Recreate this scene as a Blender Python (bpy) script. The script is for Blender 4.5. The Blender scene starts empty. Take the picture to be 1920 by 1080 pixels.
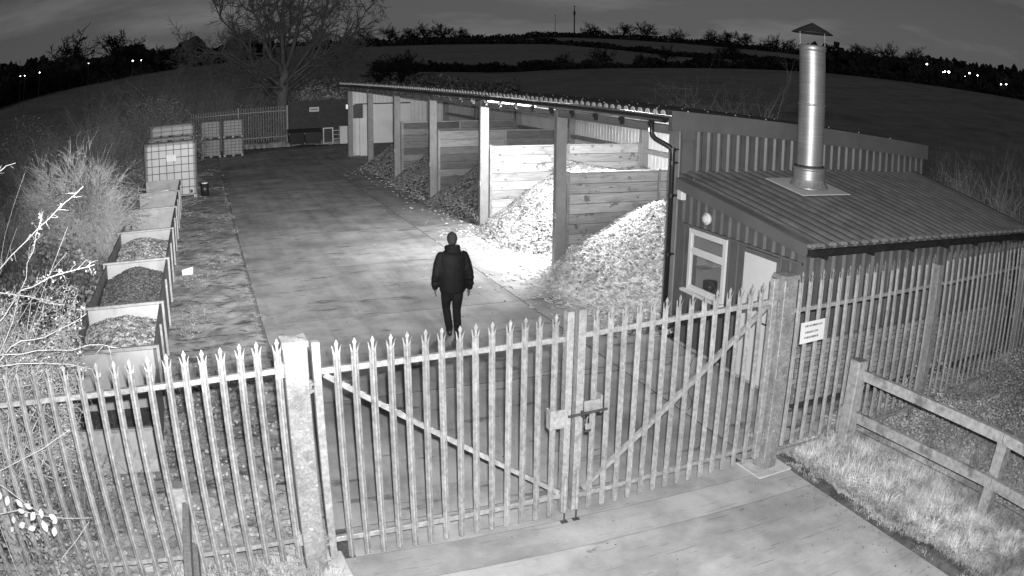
import bpy, math, random
import numpy as np
from mathutils import Matrix, Vector

# ---------------------------------------------------------------- camera, sky, light, exposure
SC = bpy.context.scene
COL = SC.collection
PI = math.pi
CAMP = (-0.9977917, -6.4507408, 4.3705951)
CR = ((0.9304508, -0.3662596, 0.0107320), (0.0858050, 0.2462680, 0.9653961), (0.3562285, 0.8973327, -0.2605671))
cd = bpy.data.cameras.new('camera')
cam = bpy.data.objects.new('camera', cd)
COL.objects.link(cam)
SC.camera = cam
cam.matrix_world = Matrix([[CR[0][i], CR[1][i], -CR[2][i], CAMP[i]] for i in range(3)] + [[0, 0, 0, 1]])
cd.type = 'PANO'                      # the wide security camera lens, with its barrel curve
cd.sensor_width = 36
cd.clip_start = 0.05
cd.clip_end = 6000
cd.panorama_type = 'FISHEYE_LENS_POLYNOMIAL'
cd.fisheye_fov = PI
cd.fisheye_polynomial_k0 = 0
cd.fisheye_polynomial_k1 = -0.033958959
cd.fisheye_polynomial_k2 = -0.00014274661
cd.fisheye_polynomial_k3 = 2.178661e-05
cd.fisheye_polynomial_k4 = -1.17484e-06

SUN_EL, SUN_ROT = 28, 215
w = bpy.data.worlds.new("World")
SC.world = w
w.use_nodes = True
nt = w.node_tree
bg = nt.nodes['Background']
sky = nt.nodes.new('ShaderNodeTexSky')
sky.sky_type = 'NISHITA'
sky.sun_disc = False
sky.sun_elevation = math.radians(SUN_EL)
sky.sun_rotation = math.radians(SUN_ROT)
bw = nt.nodes.new('ShaderNodeRGBToBW')
nt.links.new(sky.outputs[0], bw.inputs[0])
tc = nt.nodes.new('ShaderNodeTexCoord')
mp = nt.nodes.new('ShaderNodeMapping')
mp.inputs['Scale'].default_value = (3.0, 3.0, 16.0)
mp.inputs['Rotation'].default_value = (0.0, 0.05, 0.0)
nt.links.new(tc.outputs['Generated'], mp.inputs[0])
nz = nt.nodes.new('ShaderNodeTexNoise')
nz.inputs['Scale'].default_value = 1.15
nz.inputs['Detail'].default_value = 5
nz.inputs['Roughness'].default_value = 0.55
nt.links.new(mp.outputs[0], nz.inputs['Vector'])
mr = nt.nodes.new('ShaderNodeMapRange')
mr.inputs['From Min'].default_value = 0.50
mr.inputs['From Max'].default_value = 0.68
mr.inputs['To Min'].default_value = 1.0
mr.inputs['To Max'].default_value = 1.75
nt.links.new(nz.outputs['Fac'], mr.inputs['Value'])
mu = nt.nodes.new('ShaderNodeMath')
mu.operation = 'MULTIPLY'
nt.links.new(bw.outputs[0], mu.inputs[0])
nt.links.new(mr.outputs[0], mu.inputs[1])
nt.links.new(mu.outputs[0], bg.inputs['Color'])
SKY = 0.0140
bg.inputs['Strength'].default_value = SKY

sd = bpy.data.lights.new('moon_fill', 'SUN')  # unseen moon, added to lift the dark fields
sd.energy = 0.16
sd.angle = math.radians(0.5)
so = bpy.data.objects.new('moon_fill', sd)
COL.objects.link(so)
_sr = math.radians(SUN_ROT)
_d = Vector((math.sin(_sr) * math.cos(math.radians(SUN_EL)), math.cos(_sr) * math.cos(math.radians(SUN_EL)), math.sin(math.radians(SUN_EL))))
so.rotation_euler = _d.to_track_quat('Z', 'Y').to_euler()


def spot(name, loc, target, power, cone, blend=1.0, radius=0.03):
    l = bpy.data.lights.new(name, 'SPOT')
    l.energy = power
    l.spot_size = math.radians(cone)
    l.spot_blend = blend
    l.shadow_soft_size = radius
    o = bpy.data.objects.new(name, l)
    COL.objects.link(o)
    o.location = loc
    o.rotation_euler = (Vector(target) - Vector(loc)).to_track_quat('-Z', 'Y').to_euler()
    return o


# the infrared illuminators of the security camera: a wide near beam and a narrow far beam
IRL = (CAMP[0] + 0.06, CAMP[1] - 0.02, CAMP[2] + 0.16)
spot('infrared_near_lamp', IRL, (2.7, 4.0, 1.2), 6100, 132, 1.0)
spot('infrared_far_lamp', (IRL[0] + 0.1, IRL[1], IRL[2]), (0.4, 30, 1.6), 23000, 40, 1.0)
# the floodlight that is lit in the second bay of the barn
FLOOD_LOC = (7.75, 11.25, 3.08)

vs = SC.view_settings
vs.view_transform = 'Standard'
vs.look = 'None'
vs.exposure = 0
vs.gamma = 1
vs.use_curve_mapping = False
SC.display_settings.display_device = 'sRGB'
SC.cycles.max_bounces = 5
SC.cycles.diffuse_bounces = 3
SC.cycles.glossy_bounces = 2
SC.cycles.transmission_bounces = 3

rnd = random.Random(7)
rng = np.random.default_rng(11)
PHI = 0.0444005657          # the gate line is turned by this against the barn


# ---------------------------------------------------------------- helpers
def tag(o, label=None, cat=None, group=None, kind=None):
    if label:
        o['label'] = label
    if cat:
        o['category'] = cat
    if group:
        o['group'] = group
    if kind:
        o['kind'] = kind
    return o


def empty(name, loc=(0, 0, 0), rz=0.0, label=None, cat=None, group=None):
    o = bpy.data.objects.new(name, None)
    o.empty_display_size = 0.2
    COL.objects.link(o)
    o.location = loc
    o.rotation_euler = (0, 0, rz)
    return tag(o, label, cat, group)


def link(name, me, parent=None, loc=None, rot=None, scale=None):
    o = bpy.data.objects.new(name, me)
    COL.objects.link(o)
    if parent is not None:
        o.parent = parent
    if loc is not None:
        o.location = loc
    if rot is not None:
        o.rotation_euler = rot
    if scale is not None:
        o.scale = scale
    return o


class MB:
    def __init__(s):
        s.v = []
        s.f = []
        s.m = []
        s.mats = []
        s.cur = 0
        s.smooth = False

    def mat(s, m):
        if m not in s.mats:
            s.mats.append(m)
        s.cur = s.mats.index(m)
        return s

    def add(s, vs_, fs):
        n = len(s.v)
        s.v.extend([tuple(v) for v in vs_])
        s.f.extend([tuple(i + n for i in f) for f in fs])
        s.m.extend([s.cur] * len(fs))

    def box(s, x0, x1, y0, y1, z0, z1):
        s.add([(x0, y0, z0), (x1, y0, z0), (x1, y1, z0), (x0, y1, z0), (x0, y0, z1), (x1, y0, z1), (x1, y1, z1), (x0, y1, z1)],
              [(0, 3, 2, 1), (4, 5, 6, 7), (0, 1, 5, 4), (1, 2, 6, 5), (2, 3, 7, 6), (3, 0, 4, 7)])

    def cbox(s, x0, x1, y0, y1, z0, z1, c=0.01):
        # box with chamfered upright and top edges
        pts = lambda z, d: [(x0 + c + d, y0 + d, z), (x1 - c - d, y0 + d, z), (x1 - d, y0 + c + d, z), (x1 - d, y1 - c - d, z),
                            (x1 - c - d, y1 - d, z), (x0 + c + d, y1 - d, z), (x0 + d, y1 - c - d, z), (x0 + d, y0 + c + d, z)]
        vs_ = pts(z0, 0) + pts(z1 - c, 0) + pts(z1, c * 0.8)
        fs = [tuple(range(7, -1, -1)), tuple(range(16, 24))]
        for k in (0, 8):
            for i in range(8):
                j = (i + 1) % 8
                fs.append((k + i, k + j, k + 8 + j, k + 8 + i))
        s.add(vs_, fs)

    def bar(s, p0, p1, w_, h_, up=(0, 0, 1)):
        # rectangular bar from p0 to p1, width w_ sideways, height h_ along up
        a = Vector(p0)
        b = Vector(p1)
        d = (b - a).normalized()
        u = Vector(up)
        sd_ = d.cross(u).normalized()
        u2 = sd_.cross(d).normalized()
        vs_ = []
        for p in (a, b):
            for i, j in ((-1, -1), (1, -1), (1, 1), (-1, 1)):
                vs_.append(p + sd_ * (w_ / 2 * i) + u2 * (h_ / 2 * j))
        s.add(vs_, [(3, 2, 1, 0), (4, 5, 6, 7), (0, 1, 5, 4), (1, 2, 6, 5), (2, 3, 7, 6), (3, 0, 4, 7)])

    def tube(s, pts, rs, n=8, caps=True):
        pts = [Vector(p) for p in pts]
        if not hasattr(rs, '__len__'):
            rs = [rs] * len(pts)
        rings = []
        for i, p in enumerate(pts):
            a = pts[max(0, i - 1)]
            b = pts[min(len(pts) - 1, i + 1)]
            d = (b - a).normalized()
            if i == 0:
                u = Vector((0, 0, 1)) if abs(d.z) < 0.9 else Vector((0, 1, 0))
                x = d.cross(u).normalized()
            else:
                x = (x - d * x.dot(d)).normalized()
            y = x.cross(d).normalized()
            rings.append([p + x * (rs[i] * math.cos(2 * PI * k / n)) + y * (rs[i] * math.sin(2 * PI * k / n)) for k in range(n)])
        vs_ = [v for r in rings for v in r]
        fs = []
        for i in range(len(pts) - 1):
            for k in range(n):
                j = (k + 1) % n
                fs.append((i * n + k, i * n + j, (i + 1) * n + j, (i + 1) * n + k))
        if caps:
            fs.append(tuple(range(n - 1, -1, -1)))
            fs.append(tuple((len(pts) - 1) * n + k for k in range(n)))
        s.add(vs_, fs)

    def lathe(s, prof, c=(0, 0), n=20):
        vs_ = []
        for r, z in prof:
            for k in range(n):
                vs_.append((c[0] + r * math.cos(2 * PI * k / n), c[1] + r * math.sin(2 * PI * k / n), z))
        fs = []
        for i in range(len(prof) - 1):
            for k in range(n):
                j = (k + 1) % n
                fs.append((i * n + k, i * n + j, (i + 1) * n + j, (i + 1) * n + k))
        s.add(vs_, fs)

    def mesh(s, name):
        me = bpy.data.meshes.new(name)
        me.from_pydata(s.v, [], s.f)
        for m in s.mats:
            me.materials.append(m)
        me.polygons.foreach_set('material_index', s.m)
        if s.smooth:
            me.polygons.foreach_set('use_smooth', [True] * len(s.f))
        me.update()
        return me

    def build(s, name, parent=None, loc=None, rot=None):
        return link(name, s.mesh(name), parent, loc, rot)


def npmesh(name, V, F, mat, smooth=False):
    """V (n,3) array, F (m,k) array of equal sized faces."""
    V = np.ascontiguousarray(V, dtype=np.float32)
    F = np.ascontiguousarray(F, dtype=np.int32)
    me = bpy.data.meshes.new(name)
    me.vertices.add(len(V))
    me.vertices.foreach_set('co', V.ravel())
    k = F.shape[1]
    me.loops.add(F.size)
    me.loops.foreach_set('vertex_index', F.ravel())
    me.polygons.add(len(F))
    me.polygons.foreach_set('loop_start', np.arange(0, F.size, k, dtype=np.int32))
    if smooth:
        me.polygons.foreach_set('use_smooth', np.ones(len(F), dtype=bool))
    for m in (mat if isinstance(mat, (list, tuple)) else [mat]):
        me.materials.append(m)
    me.update(calc_edges=True)
    return me


def stamps(base_v, base_f, mats, locs):
    """copies of a base shape: mats (n,3,3), locs (n,3)"""
    bv = np.asarray(base_v, float)
    bf = np.asarray(base_f, int)
    V = np.einsum('nij,kj->nki', mats, bv) + locs[:, None, :]
    F = bf[None] + (np.arange(len(locs)) * len(bv))[:, None, None]
    return V.reshape(-1, 3), F.reshape(-1, bf.shape[1])


def rand_rot(n, tilt=PI):
    a = rng.uniform(0, 2 * PI, n)
    b = rng.uniform(-tilt, tilt, n)
    c = rng.uniform(-tilt, tilt, n)
    ca, sa, cb, sb, cc, sc_ = np.cos(a), np.sin(a), np.cos(b), np.sin(b), np.cos(c), np.sin(c)
    Z = np.zeros((n, 3, 3))
    Z[:, 0, 0] = ca; Z[:, 0, 1] = -sa; Z[:, 1, 0] = sa; Z[:, 1, 1] = ca; Z[:, 2, 2] = 1
    X = np.zeros((n, 3, 3))
    X[:, 0, 0] = 1; X[:, 1, 1] = cb; X[:, 1, 2] = -sb; X[:, 2, 1] = sb; X[:, 2, 2] = cb
    Y = np.zeros((n, 3, 3))
    Y[:, 1, 1] = 1; Y[:, 0, 0] = cc; Y[:, 0, 2] = sc_; Y[:, 2, 0] = -sc_; Y[:, 2, 2] = cc
    return Z @ X @ Y


def segs_mesh(name, segs, mat, n=3):
    """thin tapered twigs: segs (m, 8) = p0, p1, r0, r1"""
    S = np.asarray(segs, float)
    p0, p1, r0, r1 = S[:, 0:3], S[:, 3:6], S[:, 6], S[:, 7]
    d = p1 - p0
    d /= np.linalg.norm(d, axis=1)[:, None] + 1e-9
    u = np.where(np.abs(d[:, 2:3]) < 0.9, np.array([[0, 0, 1.0]]), np.array([[0, 1.0, 0]]))
    x = np.cross(d, u)
    x /= np.linalg.norm(x, axis=1)[:, None] + 1e-9
    y = np.cross(x, d)
    V = np.zeros((len(S), 2 * n, 3))
    for k in range(n):
        a = 2 * PI * k / n
        o = x * math.cos(a) + y * math.sin(a)
        V[:, k] = p0 + o * r0[:, None]
        V[:, n + k] = p1 + o * r1[:, None]
    bf = np.array([(k, (k + 1) % n, n + (k + 1) % n, n + k) for k in range(n)])
    F = bf[None] + (np.arange(len(S)) * 2 * n)[:, None, None]
    return npmesh(name, V.reshape(-1, 3), F.reshape(-1, 4), mat)


# ---------------------------------------------------------------- materials (all grey: the camera sees infrared only)
def mat(name, base, rough=0.7, metal=0.0, spec=0.4, emis=0):
    m = bpy.data.materials.new(name)
    m.use_nodes = True
    b = m.node_tree.nodes['Principled BSDF']
    b.inputs['Base Color'].default_value = (base, base, base * 0.985, 1)
    b.inputs['Roughness'].default_value = rough
    b.inputs['Metallic'].default_value = metal
    b.inputs['Specular IOR Level'].default_value = spec
    if emis:
        b.inputs['Emission Color'].default_value = (1, 1, 1, 1)
        b.inputs['Emission Strength'].default_value = emis
    return m


def noise_mat(name, lo, hi, scale=4.0, detail=6, rough=0.8, metal=0.0, spec=0.3, stretch=(1, 1, 1), bump=0.0, bscale=None,
              per_object=0.0, p0=0.35, p1=0.65, layers=(), dist=0.01, kind='noise'):
    """grey between lo and hi by noise; layers = extra (scale, stretch, from, to, factor): darkening or lightening marks"""
    m = bpy.data.materials.new(name)
    m.use_nodes = True
    t = m.node_tree
    L = t.links
    b = t.nodes['Principled BSDF']
    b.inputs['Roughness'].default_value = rough
    b.inputs['Metallic'].default_value = metal
    b.inputs['Specular IOR Level'].default_value = spec
    tc_ = t.nodes.new('ShaderNodeTexCoord')
    src = tc_.outputs['Object']
    oi = None
    if per_object:
        oi = t.nodes.new('ShaderNodeObjectInfo')
        va = t.nodes.new('ShaderNodeVectorMath')
        va.operation = 'ADD'
        mm = t.nodes.new('ShaderNodeMath')
        mm.operation = 'MULTIPLY'
        mm.inputs[1].default_value = 37.0
        L.new(oi.outputs['Random'], mm.inputs[0])
        L.new(src, va.inputs[0])
        L.new(mm.outputs[0], va.inputs[1])
        src = va.outputs[0]

    def tex(sc_, st, de=detail, kd='noise'):
        mp_ = t.nodes.new('ShaderNodeMapping')
        mp_.inputs['Scale'].default_value = st
        L.new(src, mp_.inputs[0])
        if kd == 'voronoi':
            n_ = t.nodes.new('ShaderNodeTexVoronoi')
            n_.inputs['Scale'].default_value = sc_
            L.new(mp_.outputs[0], n_.inputs['Vector'])
            sp = t.nodes.new('ShaderNodeSeparateColor')
            L.new(n_.outputs['Color'], sp.inputs[0])
            return sp.outputs[0]
        n_ = t.nodes.new('ShaderNodeTexNoise')
        n_.inputs['Scale'].default_value = sc_
        n_.inputs['Detail'].default_value = de
        n_.inputs['Roughness'].default_value = 0.6
        L.new(mp_.outputs[0], n_.inputs['Vector'])
        return n_.outputs['Fac']

    def mrange(v, a, b_, c, d):
        r = t.nodes.new('ShaderNodeMapRange')
        r.inputs['From Min'].default_value = a
        r.inputs['From Max'].default_value = b_
        r.inputs['To Min'].default_value = c
        r.inputs['To Max'].default_value = d
        L.new(v, r.inputs['Value'])
        return r.outputs[0]

    def mul(a, b_):
        x = t.nodes.new('ShaderNodeMath')
        x.operation = 'MULTIPLY'
        L.new(a, x.inputs[0])
        if isinstance(b_, float):
            x.inputs[1].default_value = b_
        else:
            L.new(b_, x.inputs[1])
        return x.outputs[0]

    v0 = tex(scale, stretch, kd=kind)
    val = mrange(v0, p0, p1, lo, hi)
    for (sc_, st, a, b_, fac) in layers:
        val = mul(val, mrange(tex(sc_, st), a, b_, 1.0, fac))
    if per_object:
        wn = t.nodes.new('ShaderNodeTexWhiteNoise')
        wn.noise_dimensions = '1D'
        L.new(oi.outputs['Random'], wn.inputs['W'])
        val = mul(val, mrange(wn.outputs['Value'], 0, 1, 1 - per_object, 1 + per_object))
    L.new(val, b.inputs['Base Color'])
    if bump:
        bp = t.nodes.new('ShaderNodeBump')
        bp.inputs['Strength'].default_value = bump
        bp.inputs['Distance'].default_value = dist
        L.new(tex(bscale or scale * 3, stretch), bp.inputs['Height'])
        L.new(bp.outputs[0], b.inputs['Normal'])
    return m


M = {}
M['galv'] = noise_mat('galvanised_steel', 0.28, 0.47, 22, rough=0.45, metal=0.25, spec=0.5, per_object=0.10, layers=[(5, (1, 1, 1), 0.45, 0.75, 0.75), (38, (1, 1, 0.7), 0.6, 0.7, 1.25), (1.3, (1, 1, 2.2), 0.4, 0.7, 0.8)], bump=0.15)
M['galv_post'] = noise_mat('galvanised_post_steel', 0.25, 0.38, 60, detail=2, rough=0.5, metal=0.2, spec=0.5, kind='voronoi', p0=0, p1=1,
                           layers=[(13, (1, 1, 0.8), 0.4, 0.62, 0.78), (4, (1, 1, 0.5), 0.45, 0.7, 0.75), (24, (1, 1, 1.3), 0.64, 0.70, 1.6)], bump=0.1)
M['galv_old'] = noise_mat('dull_galvanised_steel', 0.26, 0.38, 14, rough=0.55, metal=0.2, per_object=0.08, layers=[(5, (1, 1, 0.5), 0.45, 0.7, 0.75)])
M['dark_steel'] = noise_mat('dark_steel', 0.05, 0.09, 14, rough=0.5, metal=0.3)
M['frame'] = noise_mat('painted_frame_steel', 0.24, 0.29, 5, rough=0.5, per_object=0.05, layers=[(9, (1, 1, 0.3), 0.55, 0.75, 0.82)], bump=0.05)
M['concrete'] = noise_mat('yard_concrete', 0.34, 0.52, 1.1, detail=9, rough=0.75, spec=0.35, per_object=0.04, bump=0.25, bscale=30, dist=0.004,
                          layers=[(0.6, (0.8, 1, 1), 0.42, 0.66, 0.70), (1.6, (0.8, 3, 1), 0.60, 0.66, 0.48), (6, (0.6, 3, 1), 0.69, 0.73, 0.5), (55, (1, 1, 1), 0.68, 0.74, 0.6),
                                  (0.8, (2.6, 0.10, 1), 0.46, 0.66, 0.74), (2.4, (1, 0.8, 1), 0.50, 0.70, 0.76), (150, (1, 1, 1), 0.4, 0.65, 0.84), (35, (1, 1, 1), 0.3, 0.24, 1.25)])
M['drive'] = noise_mat('drive_concrete', 0.36, 0.52, 2.6, detail=9, rough=0.8, spec=0.3, per_object=0.04, bump=0.35, bscale=45, dist=0.004,
                       layers=[(0.8, (1, 0.6, 1), 0.45, 0.75, 0.75), (2.6, (0.7, 7, 1), 0.63, 0.70, 0.6), (25, (1, 1, 1), 0.67, 0.72, 0.45), (60, (1, 1, 1), 0.33, 0.27, 1.3),
                               (3.2, (1, 1, 1), 0.68, 0.75, 0.55), (150, (1, 1, 1), 0.4, 0.65, 0.8), (0.45, (1, 1, 1), 0.45, 0.62, 0.78), (9, (0.25, 2.6, 1), 0.60, 0.66, 0.72)])
M['footing'] = noise_mat('footing_concrete', 0.38, 0.52, 6, rough=0.9, bump=0.3)
M['ground'] = noise_mat('field_turf', 0.24, 0.34, 0.35, detail=8, rough=1, spec=0.1, layers=[(0.02, (1, 4, 1), 0.45, 0.6, 0.85), (0.1, (1, 1, 1), 0.5, 0.7, 0.8)])
M['verge'] = noise_mat('mossy_verge_soil', 0.30, 0.54, 2.2, detail=9, rough=1, spec=0.1, bump=0.8, bscale=22, dist=0.015,
                       layers=[(0.8, (1, 1.6, 1), 0.46, 0.6, 0.66), (1.8, (0.9, 2.2, 1), 0.57, 0.64, 0.34), (3.5, (0.8, 2, 1), 0.56, 0.64, 0.4), (14, (1, 1, 1), 0.55, 0.7, 0.6)])
M['soil'] = noise_mat('dark_soil', 0.06, 0.13, 6, rough=1, spec=0.1, bump=0.8, dist=0.03)
M['clad'] = noise_mat('coated_wall_sheet', 0.105, 0.135, 3, rough=0.42, spec=0.5, layers=[(6, (1, 1, 0.2), 0.5, 0.75, 0.85)])
M['barn_roof'] = noise_mat('dark_barn_roof_sheet', 0.05, 0.08, 3, rough=0.5, spec=0.4)
M['roof'] = noise_mat('coated_roof_sheet', 0.13, 0.19, 3, rough=0.5, spec=0.45, per_object=0.03, layers=[(1.2, (1, 1, 1), 0.45, 0.7, 0.8), (30, (1, 1, 1), 0.7, 0.75, 1.6)])
M['crown_dull'] = noise_mat('roof_sheet_end_dull', 0.2, 0.3, 9, rough=0.5)  # lighter than the hut roof, for light caught on its rib ends
M['crown'] = noise_mat('roof_sheet_end', 0.6, 0.75, 9, rough=0.5)  # rib ends coloured bright for the infrared light they catch
M['trim'] = noise_mat('coated_trim', 0.13, 0.16, 2, rough=0.4, spec=0.5)
M['inner'] = noise_mat('inner_sheet', 0.70, 0.80, 2, rough=0.5, layers=[(4, (1, 1, 0.3), 0.5, 0.75, 0.88)])
M['timber'] = noise_mat('sawn_timber_board', 0.33, 0.47, 3.5, detail=6, rough=0.8, spec=0.2, stretch=(0.7, 5, 9), per_object=0.24, bump=0.2,
                        layers=[(2.2, (0.8, 1, 1.6), 0.56, 0.68, 0.6), (4.5, (1, 1, 1.3), 0.60, 0.65, 0.42), (20, (0.2, 4, 5), 0.55, 0.7, 0.82)])
M['timber_dim'] = noise_mat('dimmed_timber_board', 0.17, 0.27, 3.5, detail=6, rough=0.85, spec=0.15, stretch=(0.7, 5, 9), per_object=0.42, bump=0.2,
                            layers=[(2.2, (0.8, 1, 1.6), 0.62, 0.72, 0.6), (5.5, (1, 1, 2.2), 0.66, 0.70, 0.5)])  # timber darkened for the weaker light in the far bays; board tones vary
M['fence_wood'] = noise_mat('weathered_fence_wood', 0.26, 0.40, 5, detail=8, rough=0.9, spec=0.15, stretch=(3, 3, 3), per_object=0.06, bump=0.4,
                            layers=[(3.2, (1, 1, 1), 0.55, 0.66, 0.5), (30, (1, 0.3, 0.3), 0.5, 0.7, 0.8)])
M['end_grain'] = noise_mat('dark_end_grain', 0.12, 0.2, 30, rough=0.95)
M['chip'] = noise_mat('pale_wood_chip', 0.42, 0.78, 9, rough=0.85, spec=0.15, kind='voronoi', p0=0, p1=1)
M['chip_mid'] = noise_mat('mid_wood_chip', 0.16, 0.50, 9, rough=0.9, spec=0.1, kind='voronoi', p0=0, p1=1)  # pale chip darkened to hold back the floodlight's burn-out on its heap
M['chip_under'] = noise_mat('chip_heap_core', 0.05, 0.16, 26, rough=1, bump=0.8, dist=0.02)  # core coloured dark as the shade in the gaps between chips
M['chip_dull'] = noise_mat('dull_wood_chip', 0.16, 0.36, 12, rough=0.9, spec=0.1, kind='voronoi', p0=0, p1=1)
M['log_chunk'] = noise_mat('log_chunk', 0.14, 0.62, 13, rough=0.9, spec=0.15, kind='voronoi', p0=0, p1=1)
M['mulch'] = noise_mat('dark_mulch', 0.08, 0.17, 20, rough=1, spec=0.1, kind='voronoi', p0=0, p1=1)
M['black'] = noise_mat('black_plastic', 0.018, 0.03, 8, rough=0.35, spec=0.5)
M['white'] = noise_mat('white_plastic', 0.74, 0.80, 5, rough=0.4)
M['door'] = noise_mat('white_door', 0.74, 0.80, 2, rough=0.5, layers=[(5, (1, 1, 0.4), 0.55, 0.8, 0.92)])
M['glass'] = mat('window_glass', 0.10, 0.06, 0, 0.5)
M['glass'].node_tree.nodes['Principled BSDF'].inputs['Alpha'].default_value = 0.30

M['steel'] = noise_mat('brushed_flue_steel', 0.42, 0.58, 3, rough=0.46, metal=0.7, stretch=(0.5, 0.5, 30), bump=0.03, layers=[(3, (1, 1, 1), 0.45, 0.75, 0.85)])
M['brick'] = noise_mat('facing_brick', 0.24, 0.36, 18, rough=0.9, spec=0.2, per_object=0.28, bump=0.5, dist=0.006)
M['mortar'] = noise_mat('mortar', 0.09, 0.13, 30, rough=1)
M['tank'] = noise_mat('tank_plastic', 0.38, 0.45, 1.5, rough=0.38, spec=0.5)
M['tank_dull'] = noise_mat('dull_tank_plastic', 0.30, 0.38, 2.5, rough=0.5)
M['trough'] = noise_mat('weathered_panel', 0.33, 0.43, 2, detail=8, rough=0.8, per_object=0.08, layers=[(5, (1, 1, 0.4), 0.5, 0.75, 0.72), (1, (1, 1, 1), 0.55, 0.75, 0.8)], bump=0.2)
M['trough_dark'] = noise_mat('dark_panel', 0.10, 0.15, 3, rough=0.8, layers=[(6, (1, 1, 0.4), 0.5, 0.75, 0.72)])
M['twig'] = noise_mat('bare_twig', 0.26, 0.40, 8, rough=0.9, spec=0.2)
M['twig_bright'] = noise_mat('pale_hawthorn_twig', 0.42, 0.62, 20, rough=0.8, spec=0.2)
M['twig_mid'] = noise_mat('grey_twig', 0.18, 0.34, 3, rough=1, spec=0.1)
M['twig_dark'] = noise_mat('dark_twig', 0.10, 0.17, 4, rough=1, spec=0.1)
M['bark'] = noise_mat('oak_bark', 0.13, 0.22, 6, detail=8, rough=1, stretch=(1, 1, 0.3), bump=0.7, dist=0.03)
M['twig_oak'] = noise_mat('dark_oak_branch', 0.08, 0.14, 2, rough=1, spec=0.1)
M['leaf'] = noise_mat('bramble_leaf', 0.34, 0.58, 30, rough=0.6, spec=0.4)
M['leaf_pale'] = noise_mat('pale_ground_leaf', 0.18, 0.55, 1.6, detail=4, rough=0.8, spec=0.2)
M['leaf_mid'] = noise_mat('undergrowth_leaf', 0.08, 0.34, 0.9, detail=3, rough=0.8, spec=0.2)
M['leaf_dark'] = noise_mat('dark_hedge_leaf', 0.035, 0.075, 0.3, rough=1, spec=0.05)
M['moss'] = noise_mat('moss_tufts', 0.26, 0.42, 3, rough=1, spec=0.1)
M['grass_pale'] = noise_mat('bleached_grass', 0.45, 0.78, 2.5, detail=4, rough=0.9, spec=0.1)
M['grass'] = noise_mat('dry_grass', 0.24, 0.60, 1.6, detail=5, rough=0.9, spec=0.15, layers=[(9, (1, 1, 1), 0.5, 0.7, 0.75)])
M['jacket'] = noise_mat('black_padded_jacket', 0.006, 0.012, 8, rough=0.75, spec=0.25, bump=0.5, bscale=9, dist=0.03)
M['trousers'] = noise_mat('dark_trousers', 0.010, 0.020, 7, rough=0.85, spec=0.2, bump=0.4, bscale=12, dist=0.02)
M['skin'] = noise_mat('skin', 0.12, 0.15, 12, rough=0.6)
M['hair'] = noise_mat('short_hair', 0.02, 0.05, 60, rough=0.8, bump=0.5)
M['wall_dark'] = None
M['lamp'] = mat('lit_lamp', 0.8, 0.5, emis=14)
M['lamp_dim'] = mat('dim_lamp', 0.8, 0.5, emis=0.5)
M['far_lamp'] = mat('distant_lamp', 0.8, 0.5, emis=12)
M['print'] = noise_mat('faded_print', 0.12, 0.5, 90, detail=2, rough=0.7, stretch=(1, 1, 0.2), p0=0.4, p1=0.6)
M['sign'] = noise_mat('sign_board', 0.66, 0.74, 4, rough=0.5)
M['hedge_far'] = noise_mat('distant_hedge', 0.02, 0.05, 0.08, rough=1, spec=0.02)

m = bpy.data.materials.new('dark_brick_wall')
m.use_nodes = True
t = m.node_tree
bt = t.nodes.new('ShaderNodeTexBrick')
bt.inputs['Color1'].default_value = (0.065, 0.065, 0.064, 1)
bt.inputs['Color2'].default_value = (0.04, 0.04, 0.04, 1)
bt.inputs['Mortar'].default_value = (0.10, 0.10, 0.10, 1)
bt.inputs['Scale'].default_value = 1.0
bt.inputs['Brick Width'].default_value = 0.225
bt.inputs['Row Height'].default_value = 0.075
bt.inputs['Mortar Size'].default_value = 0.01
tc_ = t.nodes.new('ShaderNodeTexCoord')
mp_ = t.nodes.new('ShaderNodeMapping')
mp_.inputs['Rotation'].default_value = (PI / 2, 0, 0)
t.links.new(tc_.outputs['Object'], mp_.inputs[0])
t.links.new(mp_.outputs[0], bt.inputs['Vector'])
t.links.new(bt.outputs['Color'], t.nodes['Principled BSDF'].inputs['Base Color'])
t.nodes['Principled BSDF'].inputs['Roughness'].default_value = 0.95
M['wall_dark'] = m

# ---------------------------------------------------------------- terrain: flat yard, then fields that climb to the ridge
AZ = np.array([-60, -16.2, -7.2, 0.8, 6.9, 11, 16, 20.6, 24.4, 28, 32.9, 38, 43.2, 48.4, 54.1, 58.8, 100])
E1 = np.array([0.1, 0.03, -0.2, -0.05, -0.05, -0.15, -0.2, -0.27, -0.03, 0.2, 0.43, 0.69, 0.9, 0.99, 1.19, 1.4, 1.0])
E2 = np.array([1.9, 2.08, 1.55, 1.4, 1.5, 1.6, 1.7, 1.75, 1.79, 1.55, 1.2, 1.25, 1.39, 1.52, 1.88, 2.14, 2.0])
E3 = np.array([2.0, 2.2, 1.8, 1.75, 1.8, 1.86, 1.92, 2.02, 2.30, 2.28, 2.18, 2.05, 1.97, 2.03, 2.3, 2.6, 2.3])
E4 = np.array([2.1, 2.3, 1.95, 1.85, 1.85, 1.9, 2.0, 2.12, 2.40, 2.38, 2.27, 2.17, 2.15, 2.25, 2.55, 2.85, 2.5])
RR = np.array([60, 160, 330, 450, 600])


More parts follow.
